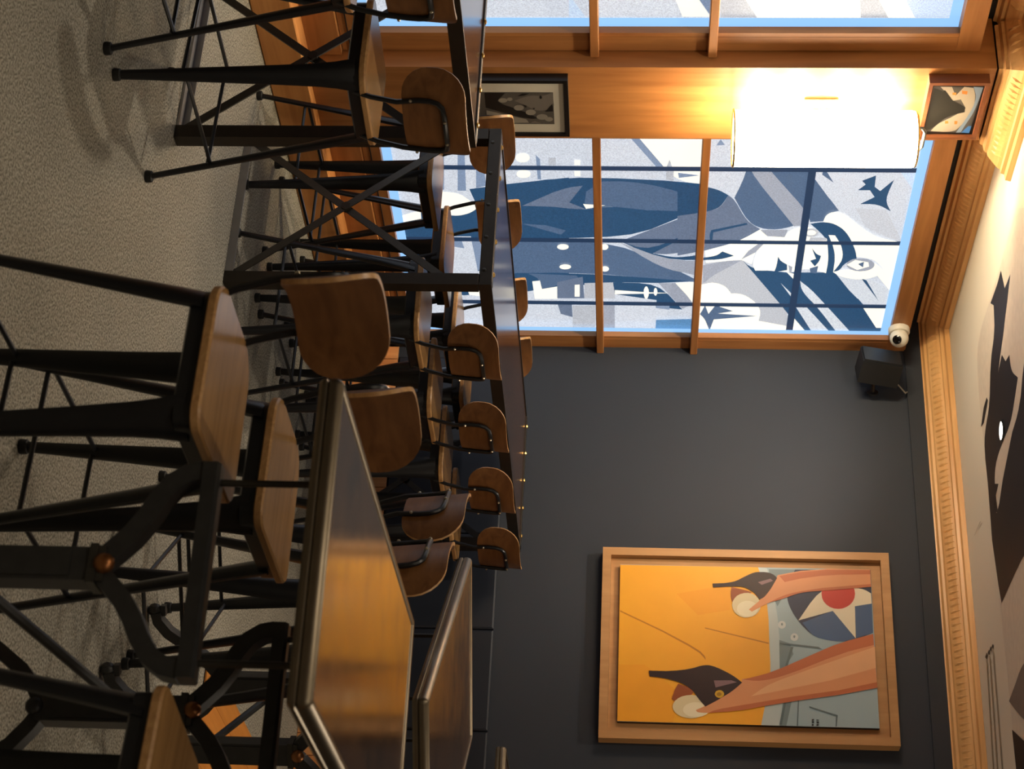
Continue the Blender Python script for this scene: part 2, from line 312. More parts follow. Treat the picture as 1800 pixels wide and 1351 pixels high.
 ('W', [(7.936,1.712),(7.941,1.712),(7.947,1.712),(7.952,1.712),(7.958,1.711),(7.963,1.711),(7.967,1.71),(7.972,1.709),(7.98,1.706),(7.98,1.7),(7.973,1.698),(7.968,1.696),(7.963,1.695),(7.958,1.694),(7.953,1.694),(7.947,1.694),(7.942,1.694),(7.936,1.694),(7.931,1.694),(7.926,1.695),(7.921,1.695),(7.916,1.697),(7.909,1.699),(7.908,1.705),(7.916,1.708),(7.921,1.709),(7.925,1.71),(7.93,1.711)]),
 ('G2', [(7.863,1.717),(7.861,1.804),(8.051,1.914),(8.101,1.845)]),
 ('W', [(7.861,1.804),(7.846,1.92),(7.847,1.964),(7.851,1.988),(7.857,2.008),(7.867,2.026),(7.879,2.041),(7.893,2.055),(7.91,2.067),(7.926,2.079),(7.939,2.092),(7.953,2.108),(7.975,2.139),(8.324,2.159),(8.312,1.959),(8.164,1.931),(8.087,1.912),(8.031,1.893),(7.967,1.863)]),
 ('M3', [(8.066,1.188),(8.065,1.264),(8.195,1.265),(8.164,1.203)]),
 ('G', [(8.081,1.268),(8.078,1.388),(8.326,1.385),(8.329,1.262)]),
 ('G2', [(8.069,1.428),(8.068,1.49),(8.323,1.49),(8.325,1.426)]),
 ('M2', [(8.055,1.703),(8.07,1.778),(8.11,1.779),(8.096,1.708)]),
 ('B', [(8.21,1.71),(8.197,1.9),(8.339,1.897),(8.343,1.707)]),
 ('W', [(7.543,1.26),(7.548,1.26),(7.552,1.259),(7.556,1.257),(7.56,1.255),(7.563,1.251),(7.565,1.248),(7.567,1.246),(7.568,1.243),(7.57,1.238),(7.571,1.233),(7.571,1.228),(7.57,1.223),(7.569,1.218),(7.567,1.215),(7.566,1.213),(7.564,1.21),(7.561,1.207),(7.557,1.204),(7.553,1.202),(7.549,1.202),(7.544,1.202),(7.54,1.203),(7.536,1.205),(7.532,1.207),(7.529,1.211),(7.527,1.214),(7.526,1.216),(7.524,1.219),(7.522,1.224),(7.522,1.229),(7.522,1.234),(7.522,1.239),(7.524,1.244),(7.525,1.247),(7.526,1.249),(7.528,1.252),(7.532,1.256),(7.535,1.258),(7.539,1.26)]),
 ('W', [(7.54,1.46),(7.544,1.46),(7.549,1.459),(7.553,1.458),(7.557,1.456),(7.561,1.454),(7.564,1.451),(7.566,1.448),(7.568,1.445),(7.569,1.441),(7.569,1.438),(7.568,1.434),(7.566,1.431),(7.564,1.428),(7.561,1.425),(7.558,1.423),(7.554,1.421),(7.55,1.42),(7.545,1.42),(7.541,1.42),(7.536,1.42),(7.532,1.422),(7.528,1.423),(7.524,1.426),(7.521,1.428),(7.519,1.431),(7.518,1.435),(7.517,1.438),(7.517,1.442),(7.517,1.445),(7.519,1.448),(7.521,1.451),(7.524,1.454),(7.527,1.456),(7.531,1.458),(7.536,1.459)]),
 ('W', [(7.719,1.268),(7.723,1.268),(7.727,1.267),(7.731,1.265),(7.734,1.262),(7.737,1.259),(7.74,1.255),(7.742,1.25),(7.743,1.245),(7.744,1.24),(7.744,1.235),(7.744,1.23),(7.742,1.225),(7.741,1.221),(7.738,1.217),(7.735,1.213),(7.732,1.211),(7.728,1.209),(7.724,1.208),(7.72,1.209),(7.716,1.21),(7.713,1.212),(7.709,1.214),(7.706,1.218),(7.704,1.222),(7.702,1.226),(7.7,1.231),(7.699,1.236),(7.699,1.242),(7.7,1.247),(7.701,1.251),(7.703,1.256),(7.706,1.26),(7.708,1.263),(7.712,1.266),(7.715,1.267)]),
 ('W', [(7.734,1.462),(7.738,1.462),(7.742,1.461),(7.746,1.46),(7.75,1.458),(7.753,1.456),(7.756,1.453),(7.758,1.45),(7.759,1.447),(7.76,1.443),(7.76,1.44),(7.76,1.436),(7.758,1.433),(7.756,1.43),(7.753,1.427),(7.75,1.425),(7.747,1.423),(7.743,1.422),(7.739,1.421),(7.735,1.421),(7.73,1.422),(7.726,1.423),(7.723,1.425),(7.72,1.427),(7.717,1.43),(7.715,1.433),(7.713,1.436),(7.712,1.44),(7.712,1.444),(7.713,1.447),(7.714,1.45),(7.716,1.453),(7.719,1.456),(7.722,1.458),(7.726,1.46),(7.73,1.461)]),
 ('S', [(6.663,1.938),(6.667,2.914),(8.346,2.94),(8.362,1.934)]),
 ('M', [(6.867,2.119),(6.966,2.104),(7.03,2.091),(7.123,2.068),(7.224,2.107),(7.274,2.128),(7.306,2.146),(7.331,2.163),(7.349,2.181),(7.362,2.201),(7.372,2.221),(7.377,2.243),(7.379,2.267),(7.378,2.289),(7.374,2.309),(7.365,2.333),(7.344,2.374),(7.033,2.196),(6.945,2.152),(6.904,2.136),(6.867,2.131)]),
 ('G2', [(6.867,2.127),(6.866,2.212),(6.903,2.228),(6.937,2.246),(7.004,2.286),(7.229,2.427),(7.343,2.416),(7.351,2.371),(7.036,2.196),(6.947,2.151),(6.905,2.134)]),
 ('M', [(6.866,2.204),(6.864,2.38),(6.996,2.452),(7.22,2.576),(7.233,2.547),(7.242,2.533),(7.253,2.524),(7.27,2.517),(7.306,2.509),(7.314,2.447),(7.266,2.434),(7.226,2.416),(7.154,2.377),(6.934,2.241)]),
 ('S', [(6.864,2.38),(6.859,2.806),(6.97,2.865),(7.045,2.891),(7.121,2.902),(7.238,2.904),(7.481,2.893),(7.325,2.699),(7.254,2.621),(7.21,2.58),(7.168,2.549),(7.109,2.513),(6.996,2.452)]),
 ('S2', [(7.198,2.652),(7.21,2.801),(7.466,2.908),(7.474,2.893),(7.353,2.719)]),
 ('S3', [(6.86,2.802),(6.673,2.907),(6.924,2.914),(7.057,2.912)]),
 ('D', [(6.939,2.72),(6.98,2.66),(7.009,2.68),(7.054,2.648),(7.053,2.705),(7.107,2.733),(7.163,2.671),(7.163,2.718),(7.166,2.743),(7.173,2.762),(7.187,2.784),(7.22,2.823),(7.168,2.801),(7.135,2.793),(7.103,2.791),(7.059,2.795),(6.971,2.808),(7.059,2.754),(7.026,2.724)]),
 ('M', [(6.857,2.471),(6.856,2.497),(6.915,2.49),(6.997,2.529),(6.935,2.469)]),
 ('M2', [(6.72,1.964),(6.675,1.982),(6.716,2.003)]),
 ('G', [(7.662,1.949),(7.631,2.13),(7.898,2.287),(8.035,2.359),(8.126,2.396),(8.216,2.416),(8.351,2.418),(8.354,1.934),(7.865,1.939)]),
 ('W', [(7.865,1.939),(7.851,1.973),(7.847,1.993),(7.849,2.008),(7.854,2.024),(7.864,2.04),(7.875,2.054),(7.888,2.065),(7.907,2.077),(7.945,2.094),(7.944,2.124),(7.948,2.141),(7.955,2.156),(7.966,2.172),(7.981,2.188),(7.998,2.203),(8.018,2.218),(8.04,2.23),(8.064,2.242),(8.089,2.25),(8.113,2.255),(8.145,2.256),(8.201,2.252),(8.248,2.401),(8.351,2.418),(8.354,1.934),(8.208,1.938)]),
 ('D', [(7.631,2.13),(7.681,2.162),(7.704,2.187),(7.719,2.216),(7.731,2.264),(7.747,2.363),(7.743,2.563),(7.735,2.606),(8.024,2.777),(8.27,2.935),(8.341,2.935),(8.352,2.492),(8.255,2.458),(8.176,2.424),(8.038,2.354)]),
 ('L', [(7.73,2.601),(7.756,2.659),(7.769,2.705),(7.777,2.745),(7.788,2.772),(7.804,2.8),(7.832,2.836),(7.893,2.902),(8.038,2.911),(8.035,2.831),(8.014,2.785),(7.975,2.745),(7.898,2.694)]),
 ('D', [(7.794,2.747),(7.809,2.774),(7.998,2.858)]),
 ('W', [(7.761,2.821),(7.704,2.849),(7.798,2.934),(7.901,2.903)]),
 ('W', [(8.049,2.779),(8.046,2.908),(8.253,2.915),(8.254,2.875)]),
 ('L', [(7.82,2.439),(7.874,2.483),(7.924,2.518),(8.021,2.578),(8.346,2.767),(8.347,2.689),(8.144,2.591),(8.038,2.533),(7.977,2.494),(7.942,2.474),(7.909,2.459),(7.875,2.448)]),
 ('L', [(8.048,2.431),(8.031,2.474),(8.348,2.657),(8.351,2.556)]),
 ('L', [(7.841,2.342),(7.951,2.414),(7.991,2.417)]),
 ('W', [(7.739,2.363),(7.761,2.417),(7.824,2.417)]),
 ('W', [(8.131,2.415),(8.351,2.529),(8.354,2.41)]),
 ('M', [(8.141,1.94),(8.055,1.964),(8.137,1.985),(8.054,2.018),(8.107,2.113),(8.132,2.035),(8.151,2.242),(8.19,2.015),(8.301,1.997),(8.239,1.981),(8.208,1.973),(8.188,1.966),(8.169,1.957)]),
 ('D', [(7.017,1.793),(7.021,1.873),(7.029,1.92),(7.039,1.951),(7.047,1.97),(7.056,1.988),(7.069,2.007),(7.096,2.038),(7.15,2.02),(7.177,2.008),(7.194,1.997),(7.207,1.984),(7.216,1.97),(7.226,1.95),(7.242,1.912),(7.281,1.8)]),
 ('M3', [(7.267,1.799),(7.238,1.912),(7.225,1.95),(7.216,1.971),(7.207,1.985),(7.194,1.998),(7.177,2.009),(7.15,2.021),(7.096,2.038),(7.115,2.055),(7.134,2.067),(7.173,2.086),(7.238,2.111),(7.275,2.128),(7.306,2.146),(7.333,2.168),(7.371,2.208),(7.432,2.15),(7.463,2.114),(7.487,2.081),(7.513,2.035),(7.556,1.945),(7.604,1.808)]),
 ('D', [(7.443,1.963),(7.429,1.962),(7.418,1.962),(7.405,1.964),(7.382,1.968),(7.319,2.138),(7.333,2.143),(7.401,1.979),(7.469,1.977),(7.47,1.965)]),
 ('W', [(7.559,1.945),(7.499,2.065),(7.464,2.114),(7.432,2.15),(7.372,2.208),(7.418,2.253),(7.493,2.22),(7.534,2.205),(7.566,2.196),(7.605,2.19),(7.673,2.184),(7.65,2.153),(7.64,2.135),(7.637,2.117),(7.639,2.092),(7.648,2.044),(7.665,1.953)]),
 ('D', [(7.625,1.904),(7.613,1.96),(7.605,1.986),(7.597,2.002),(7.585,2.015),(7.562,2.031),(7.599,2.091),(7.618,2.055),(7.627,2.034),(7.632,2.015),(7.636,1.994),(7.638,1.961),(7.642,1.931),(7.651,1.905)]),
 ('G2', [(7.685,1.937),(7.657,2.017),(7.645,2.066),(7.636,2.134),(7.706,2.064),(7.742,2.026),(7.762,2.007),(7.78,1.992),(7.804,1.975),(7.849,1.947)]),
 ('W', [(7.299,2.508),(7.269,2.513),(7.253,2.517),(7.243,2.523),(7.234,2.53),(7.227,2.54),(7.223,2.551),(7.222,2.562),(7.225,2.574),(7.23,2.587),(7.238,2.6),(7.25,2.614),(7.269,2.631),(7.308,2.664),(7.373,2.722),(7.405,2.757),(7.425,2.785),(7.443,2.823),(7.466,2.893),(7.487,2.899),(7.514,2.902),(7.575,2.905),(7.799,2.912),(7.707,2.849),(7.656,2.819),(7.632,2.799),(7.618,2.781),(7.607,2.753),(7.596,2.699),(7.492,2.657),(7.439,2.631),(7.402,2.607),(7.362,2.573)]),
 ('D', [(7.321,2.448),(7.311,2.48),(7.307,2.498),(7.307,2.512),(7.308,2.527),(7.312,2.542),(7.318,2.557),(7.328,2.573),(7.342,2.589),(7.358,2.605),(7.38,2.621),(7.406,2.636),(7.437,2.651),(7.474,2.666),(7.507,2.677),(7.536,2.687),(7.568,2.695),(7.618,2.704),(7.636,2.673),(7.648,2.658),(7.662,2.648),(7.678,2.64),(7.697,2.635),(7.713,2.627),(7.725,2.616),(7.734,2.599),(7.743,2.563),(7.674,2.564),(7.632,2.562),(7.594,2.559),(7.553,2.555),(7.509,2.548),(7.47,2.54),(7.437,2.529),(7.405,2.511),(7.357,2.476)]),
 ('W', [(7.583,2.199),(7.55,2.204),(7.529,2.209),(7.5,2.216),(7.478,2.172),(7.449,2.214),(7.437,2.237),(7.432,2.257),(7.43,2.283),(7.434,2.331),(7.398,2.342),(7.38,2.353),(7.368,2.365),(7.357,2.382),(7.349,2.402),(7.345,2.421),(7.346,2.438),(7.354,2.458),(7.378,2.491),(7.432,2.47),(7.443,2.539),(7.542,2.554),(7.594,2.56),(7.632,2.563),(7.674,2.564),(7.743,2.563),(7.721,2.515),(7.714,2.494),(7.711,2.48),(7.709,2.467),(7.71,2.453),(7.713,2.438),(7.719,2.423),(7.727,2.408),(7.732,2.392),(7.734,2.375),(7.733,2.358),(7.728,2.331),(7.725,2.286),(7.727,2.205),(7.698,2.195),(7.678,2.191),(7.656,2.191),(7.629,2.193)]),
 ('G2', [(7.375,2.208),(7.37,2.343),(7.434,2.331),(7.426,2.245)]),
 ('G', [(7.432,2.458),(7.436,2.534),(7.46,2.541),(7.462,2.452)]),
 ('G2', [(7.631,2.128),(7.567,2.195),(7.477,2.24),(7.489,2.207),(7.553,2.16)]),
 ('G', [(7.386,2.492),(7.39,2.493),(7.395,2.493),(7.399,2.493),(7.403,2.492),(7.407,2.491),(7.41,2.49),(7.414,2.488),(7.417,2.486),(7.42,2.484),(7.423,2.481),(7.425,2.478),(7.427,2.475),(7.428,2.471),(7.429,2.467),(7.43,2.464),(7.43,2.46),(7.43,2.456),(7.429,2.452),(7.427,2.448),(7.426,2.444),(7.423,2.441),(7.421,2.438),(7.418,2.435),(7.415,2.432),(7.411,2.43),(7.408,2.428),(7.404,2.426),(7.4,2.425),(7.396,2.424),(7.392,2.424),(7.387,2.424),(7.383,2.424),(7.379,2.425),(7.376,2.427),(7.372,2.428),(7.369,2.431),(7.366,2.433),(7.363,2.436),(7.361,2.439),(7.359,2.442),(7.358,2.446),(7.357,2.449),(7.357,2.453),(7.356,2.457),(7.357,2.461),(7.358,2.465),(7.359,2.469),(7.361,2.472),(7.363,2.476),(7.365,2.479),(7.368,2.482),(7.371,2.485),(7.375,2.487),(7.379,2.489),(7.382,2.491)]),
 ('W', [(7.393,2.482),(7.401,2.48),(7.406,2.478),(7.409,2.475),(7.41,2.473),(7.412,2.47),(7.413,2.467),(7.414,2.465),(7.414,2.462),(7.414,2.459),(7.414,2.456),(7.413,2.453),(7.412,2.45),(7.411,2.447),(7.409,2.445),(7.406,2.441),(7.402,2.438),(7.393,2.435),(7.385,2.436),(7.381,2.439),(7.378,2.442),(7.376,2.444),(7.374,2.447),(7.373,2.449),(7.373,2.452),(7.372,2.455),(7.372,2.458),(7.372,2.461),(7.373,2.464),(7.374,2.467),(7.375,2.469),(7.377,2.472),(7.38,2.475),(7.385,2.479)]),
 ('W', [(7.411,2.544),(7.413,2.576),(7.462,2.599),(7.491,2.611),(7.517,2.619),(7.545,2.625),(7.574,2.63),(7.604,2.631),(7.632,2.629),(7.668,2.62),(7.73,2.598),(7.634,2.596),(7.582,2.591),(7.542,2.584),(7.494,2.572)]),
 ('W', [(7.73,2.596),(7.715,2.632),(7.709,2.653),(7.708,2.672),(7.711,2.694),(7.716,2.717),(7.715,2.737),(7.708,2.755),(7.69,2.772),(7.647,2.799),(7.707,2.847),(7.744,2.83),(7.762,2.818),(7.773,2.804),(7.782,2.787),(7.789,2.766),(7.792,2.744),(7.793,2.722),(7.79,2.7),(7.784,2.678),(7.777,2.658),(7.769,2.641),(7.756,2.623)]),
 ('G2', [(7.655,2.796),(7.66,2.797),(7.665,2.797),(7.669,2.797),(7.674,2.797),(7.679,2.796),(7.684,2.794),(7.689,2.792),(7.693,2.79),(7.697,2.787),(7.701,2.783),(7.705,2.779),(7.708,2.775),(7.711,2.771),(7.715,2.763),(7.718,2.752),(7.72,2.74),(7.721,2.728),(7.719,2.716),(7.716,2.704),(7.712,2.696),(7.709,2.69),(7.706,2.685),(7.703,2.681),(7.699,2.676),(7.695,2.672),(7.691,2.669),(7.686,2.666),(7.682,2.663),(7.677,2.661),(7.672,2.66),(7.667,2.659),(7.662,2.658),(7.657,2.658),(7.652,2.659),(7.647,2.66),(7.643,2.661),(7.638,2.663),(7.634,2.666),(7.63,2.669),(7.626,2.672),(7.622,2.676),(7.619,2.681),(7.616,2.685),(7.612,2.693),(7.609,2.704),(7.607,2.715),(7.607,2.728),(7.608,2.74),(7.611,2.751),(7.615,2.76),(7.618,2.765),(7.621,2.77),(7.624,2.775),(7.628,2.779),(7.632,2.783),(7.636,2.786),(7.64,2.789),(7.645,2.792),(7.65,2.794)]),
 ('W', [(7.665,2.659),(7.621,2.697),(7.64,2.764),(7.678,2.772),(7.709,2.716)]),
 ('M', [(7.656,2.714),(7.636,2.742),(7.686,2.743)]),
 ('D', [(7.598,2.311),(7.62,2.32),(7.632,2.326),(7.64,2.333),(7.65,2.342),(7.667,2.361),(7.716,2.365),(7.736,2.301),(7.687,2.308),(7.653,2.31)]),
 ('D', [(7.52,2.472),(7.55,2.488),(7.565,2.496),(7.573,2.503),(7.58,2.511),(7.588,2.524),(7.615,2.521),(7.63,2.519),(7.642,2.516),(7.655,2.511),(7.68,2.501),(7.63,2.473),(7.614,2.501)]),
 ('M', [(7.698,2.477),(7.675,2.518),(7.744,2.515),(7.737,2.484)]),
 ('G2', [(7.67,2.368),(7.685,2.389),(7.739,2.389),(7.734,2.378)]),
]
MURAL1 = [
 ('W', [(5.721,1.739),(5.736,1.833),(5.87,1.902),(5.87,1.785)]),
 ('M2', [(5.721,1.828),(5.721,1.904),(5.866,1.904)]),
 ('S3', [(5.736,1.306),(5.871,1.373),(5.871,1.303)]),
 ('G', [(5.721,1.938),(5.721,2.021),(5.874,2.099),(5.874,1.945)]),
 ('W', [(5.721,2.021),(5.72,2.613),(5.873,2.632),(5.874,2.099)]),
 ('G', [(5.72,2.51),(5.72,2.572),(5.873,2.647),(5.873,2.532)]),
 ('W', [(5.72,2.572),(5.72,2.68),(5.873,2.758),(5.873,2.647)]),
 ('S3', [(5.72,2.68),(5.72,2.922),(5.872,2.936),(5.873,2.758)]),
]
PINUP = [
 ('jean', [(-3.977,2.223),(-3.965,2.787),(-3.138,2.783),(-3.136,2.222)]),
 ('jeanl', [(-3.966,2.231),(-3.962,2.275),(-3.807,2.307),(-3.711,2.32),(-3.578,2.328),(-3.453,2.325),(-3.375,2.327),(-3.321,2.333),(-3.286,2.335),(-3.251,2.333),(-3.21,2.328),(-3.136,2.314),(-3.136,2.222),(-3.265,2.255),(-3.341,2.269),(-3.386,2.276),(-3.445,2.28),(-3.577,2.279),(-3.679,2.277),(-3.738,2.273),(-3.811,2.264)]),
 ('jeand', [(-3.957,2.284),(-3.959,2.415),(-3.853,2.373),(-3.756,2.322),(-3.823,2.298)]),
 ('jeand', [(-3.578,2.326),(-3.561,2.377),(-3.505,2.393),(-3.449,2.357),(-3.412,2.324)]),
 ('jeand', [(-3.263,2.352),(-3.264,2.377),(-3.137,2.348),(-3.136,2.316)]),
 ('yel', [(-3.964,1.544),(-3.966,2.231),(-3.912,2.247),(-3.879,2.255),(-3.834,2.264),(-3.762,2.272),(-3.68,2.277),(-3.539,2.278),(-3.461,2.28),(-3.418,2.279),(-3.384,2.276),(-3.341,2.269),(-3.265,2.255),(-3.136,2.229),(-3.139,1.544)]),
 ('yel2', [(-3.427,1.543),(-3.431,1.672),(-3.289,1.844),(-3.139,1.81),(-3.139,1.544)]),
 ('yel2', [(-3.811,1.826),(-3.865,2.072),(-3.818,2.106),(-3.731,2.087),(-3.699,1.931)]),
 ('line', [(-3.716,1.546),(-3.614,1.757),(-3.543,1.887),(-3.518,1.926),(-3.506,1.943),(-3.497,1.951),(-3.49,1.958),(-3.483,1.963),(-3.476,1.966),(-3.464,1.968),(-3.48,1.955),(-3.498,1.939),(-3.511,1.92),(-3.535,1.883),(-3.608,1.753),(-3.708,1.547)]),
 ('line', [(-3.562,2.274),(-3.634,1.965),(-3.629,1.965),(-3.555,2.274)]),
 ('navy', [(-3.958,2.415),(-3.965,2.787),(-3.627,2.782),(-3.6,2.723),(-3.587,2.686),(-3.581,2.66),(-3.578,2.643),(-3.577,2.624),(-3.577,2.606),(-3.58,2.577),(-3.587,2.541),(-3.594,2.515),(-3.602,2.499),(-3.613,2.482),(-3.628,2.465),(-3.656,2.44),(-3.683,2.42),(-3.702,2.408),(-3.72,2.398),(-3.739,2.389),(-3.756,2.382),(-3.773,2.377),(-3.79,2.373),(-3.807,2.371),(-3.823,2.37),(-3.84,2.371),(-3.857,2.374),(-3.874,2.378),(-3.892,2.384),(-3.915,2.394)]),
 ('blue', [(-3.672,2.441),(-3.74,2.594),(-3.595,2.695),(-3.584,2.661),(-3.579,2.641),(-3.577,2.624),(-3.577,2.606),(-3.58,2.577),(-3.587,2.541),(-3.594,2.515),(-3.602,2.5),(-3.613,2.485),(-3.632,2.469)]),
 ('blue', [(-3.766,2.701),(-3.782,2.783),(-3.627,2.782),(-3.597,2.699)]),
 ('cream', [(-3.683,2.422),(-3.775,2.482),(-3.818,2.515),(-3.841,2.541),(-3.855,2.567),(-3.86,2.592),(-3.863,2.618),(-3.867,2.658),(-3.865,2.7),(-3.863,2.724),(-3.859,2.743),(-3.852,2.76),(-3.837,2.783),(-3.782,2.783),(-3.766,2.701),(-3.595,2.697),(-3.738,2.592)]),
 ('red', [(-3.833,2.705),(-3.811,2.701),(-3.791,2.692),(-3.774,2.678),(-3.761,2.66),(-3.752,2.64),(-3.749,2.619),(-3.751,2.598),(-3.759,2.578),(-3.771,2.562),(-3.788,2.549),(-3.807,2.542),(-3.829,2.54),(-3.85,2.543),(-3.87,2.552),(-3.888,2.566),(-3.901,2.584),(-3.91,2.604),(-3.913,2.626),(-3.911,2.647),(-3.903,2.667),(-3.891,2.683),(-3.874,2.696),(-3.854,2.703)]),
 ('snap', [(-3.658,2.36),(-3.649,2.358),(-3.642,2.353),(-3.638,2.345),(-3.637,2.337),(-3.641,2.329),(-3.648,2.324),(-3.657,2.322),(-3.666,2.324),(-3.674,2.33),(-3.678,2.338),(-3.678,2.346),(-3.674,2.354),(-3.667,2.359)]),
 ('snap', [(-3.594,2.419),(-3.585,2.416),(-3.578,2.411),(-3.574,2.403),(-3.574,2.395),(-3.577,2.387),(-3.584,2.382),(-3.593,2.381),(-3.602,2.383),(-3.609,2.388),(-3.614,2.396),(-3.614,2.404),(-3.61,2.412),(-3.603,2.417)]),
 ('jeand', [(-3.662,2.346),(-3.659,2.346),(-3.655,2.345),(-3.653,2.341),(-3.655,2.338),(-3.659,2.337),(-3.662,2.337),(-3.666,2.338),(-3.668,2.342),(-3.666,2.345)]),
 ('jeand', [(-3.598,2.405),(-3.595,2.404),(-3.591,2.403),(-3.589,2.4),(-3.591,2.396),(-3.595,2.395),(-3.598,2.395),(-3.602,2.396),(-3.604,2.4),(-3.602,2.404)]),
 ('line2', [(-3.542,2.381),(-3.542,2.394),(-3.449,2.365),(-3.412,2.352),(-3.417,2.343),(-3.495,2.367)]),
 ('line2', [(-3.258,2.339),(-3.258,2.351),(-3.142,2.327),(-3.142,2.315)]),
 ('line2', [(-3.269,2.407),(-3.269,2.412),(-3.139,2.403),(-3.139,2.397)]),
 ('line2', [(-3.239,2.46),(-3.198,2.593),(-3.141,2.586),(-3.14,2.58),(-3.192,2.584),(-3.233,2.46)]),
 ('line2', [(-3.564,2.328),(-3.546,2.514),(-3.535,2.53),(-3.557,2.327)]),
 ('ink', [(-3.174,2.47),(-3.175,2.48),(-3.168,2.479),(-3.167,2.469)]),
 ('ink', [(-3.164,2.469),(-3.164,2.479),(-3.155,2.479),(-3.155,2.469)]),
 ('ink', [(-3.15,2.469),(-3.15,2.477),(-3.141,2.477),(-3.141,2.468)]),
 ('ink', [(-3.173,2.491),(-3.172,2.503),(-3.168,2.503),(-3.168,2.491)]),
 ('ink', [(-3.164,2.491),(-3.163,2.503),(-3.154,2.502),(-3.155,2.491)]),
 ('ink', [(-3.15,2.491),(-3.15,2.501),(-3.142,2.5),(-3.141,2.49)]),
 ('sole', [(-3.854,2.098),(-3.842,2.15),(-3.836,2.175),(-3.828,2.198),(-3.8,2.158),(-3.768,2.102),(-3.79,2.096),(-3.803,2.094),(-3.814,2.094),(-3.828,2.094)]),
 ('toe', [(-3.759,2.24),(-3.74,2.237),(-3.723,2.228),(-3.708,2.215),(-3.698,2.198),(-3.692,2.178),(-3.691,2.158),(-3.696,2.139),(-3.706,2.123),(-3.72,2.11),(-3.737,2.102),(-3.756,2.099),(-3.774,2.102),(-3.792,2.111),(-3.807,2.124),(-3.817,2.141),(-3.823,2.161),(-3.824,2.181),(-3.819,2.2),(-3.809,2.217),(-3.795,2.229),(-3.778,2.237)]),
 ('toe2', [(-3.74,2.226),(-3.725,2.223),(-3.712,2.214),(-3.702,2.2),(-3.697,2.183),(-3.696,2.165),(-3.701,2.148),(-3.71,2.134),(-3.723,2.125),(-3.737,2.122),(-3.752,2.126),(-3.765,2.135),(-3.775,2.149),(-3.78,2.166),(-3.781,2.184),(-3.776,2.201),(-3.767,2.215),(-3.754,2.224)]),
 ('skin', [(-3.924,2.327),(-3.95,2.441),(-3.964,2.573),(-3.967,2.785),(-3.871,2.785),(-3.861,2.682),(-3.845,2.542),(-3.839,2.483),(-3.833,2.452),(-3.827,2.427),(-3.819,2.404),(-3.805,2.371),(-3.79,2.332),(-3.782,2.306),(-3.775,2.287),(-3.766,2.268),(-3.752,2.243),(-3.723,2.196),(-3.734,2.181),(-3.778,2.229),(-3.812,2.261),(-3.841,2.284),(-3.86,2.297),(-3.876,2.307),(-3.894,2.316)]),
 ('skind', [(-3.92,2.335),(-3.944,2.441),(-3.959,2.573),(-3.962,2.785),(-3.94,2.785),(-3.933,2.625),(-3.925,2.539),(-3.908,2.44),(-3.887,2.361)]),
 ('skind', [(-3.887,2.785),(-3.871,2.785),(-3.844,2.542),(-3.838,2.483),(-3.833,2.452),(-3.827,2.427),(-3.819,2.404),(-3.805,2.371),(-3.79,2.332),(-3.774,2.279),(-3.802,2.329),(-3.817,2.362),(-3.828,2.395),(-3.84,2.444),(-3.859,2.543)]),
 ('shoe', [(-3.87,2.004),(-3.849,2.007),(-3.856,2.088),(-3.857,2.126),(-3.856,2.149),(-3.852,2.167),(-3.843,2.183),(-3.833,2.199),(-3.827,2.207),(-3.822,2.212),(-3.816,2.217),(-3.807,2.224),(-3.79,2.234),(-3.796,2.248),(-3.802,2.256),(-3.809,2.263),(-3.822,2.273),(-3.849,2.292),(-3.908,2.324),(-3.917,2.317),(-3.922,2.312),(-3.926,2.307),(-3.929,2.301),(-3.933,2.294),(-3.936,2.285),(-3.938,2.273),(-3.939,2.26),(-3.939,2.245),(-3.939,2.231),(-3.937,2.217),(-3.933,2.205),(-3.926,2.189),(-3.91,2.16),(-3.894,2.133),(-3.885,2.114),(-3.879,2.092),(-3.874,2.062)]),
 ('shine', [(-3.883,2.229),(-3.904,2.291),(-3.892,2.304),(-3.869,2.247)]),
 ('sole', [(-3.336,1.835),(-3.309,1.912),(-3.289,1.905),(-3.278,1.897),(-3.269,1.886),(-3.259,1.868),(-3.242,1.827),(-3.256,1.804),(-3.279,1.81),(-3.292,1.814),(-3.302,1.817),(-3.314,1.823)]),
 ('toe', [(-3.223,1.985),(-3.208,1.981),(-3.193,1.973),(-3.18,1.959),(-3.171,1.94),(-3.164,1.919),(-3.161,1.896),(-3.163,1.874),(-3.168,1.853),(-3.177,1.834),(-3.189,1.82),(-3.203,1.811),(-3.218,1.808),(-3.233,1.811),(-3.248,1.82),(-3.261,1.834),(-3.271,1.852),(-3.277,1.874),(-3.28,1.897),(-3.278,1.92),(-3.273,1.941),(-3.264,1.959),(-3.252,1.973),(-3.238,1.982)]),
 ('toe2', [(-3.208,1.984),(-3.195,1.98),(-3.183,1.969),(-3.174,1.952),(-3.169,1.931),(-3.169,1.909),(-3.172,1.888),(-3.18,1.872),(-3.191,1.861),(-3.204,1.857),(-3.217,1.861),(-3.229,1.872),(-3.238,1.889),(-3.243,1.909),(-3.243,1.931),(-3.239,1.952),(-3.231,1.969),(-3.22,1.98)]),
 ('skin', [(-3.368,2.142),(-3.375,2.195),(-3.381,2.225),(-3.388,2.251),(-3.401,2.285),(-3.429,2.348),(-3.506,2.487),(-3.553,2.584),(-3.581,2.658),(-3.62,2.782),(-3.341,2.787),(-3.3,2.605),(-3.263,2.394),(-3.228,2.224),(-3.211,2.148),(-3.202,2.087),(-3.191,1.979),(-3.191,1.951),(-3.192,1.937),(-3.193,1.93),(-3.196,1.924),(-3.203,1.918),(-3.247,2.005),(-3.291,2.075),(-3.31,2.1),(-3.321,2.113),(-3.332,2.123),(-3.341,2.131),(-3.349,2.136),(-3.356,2.14)]),
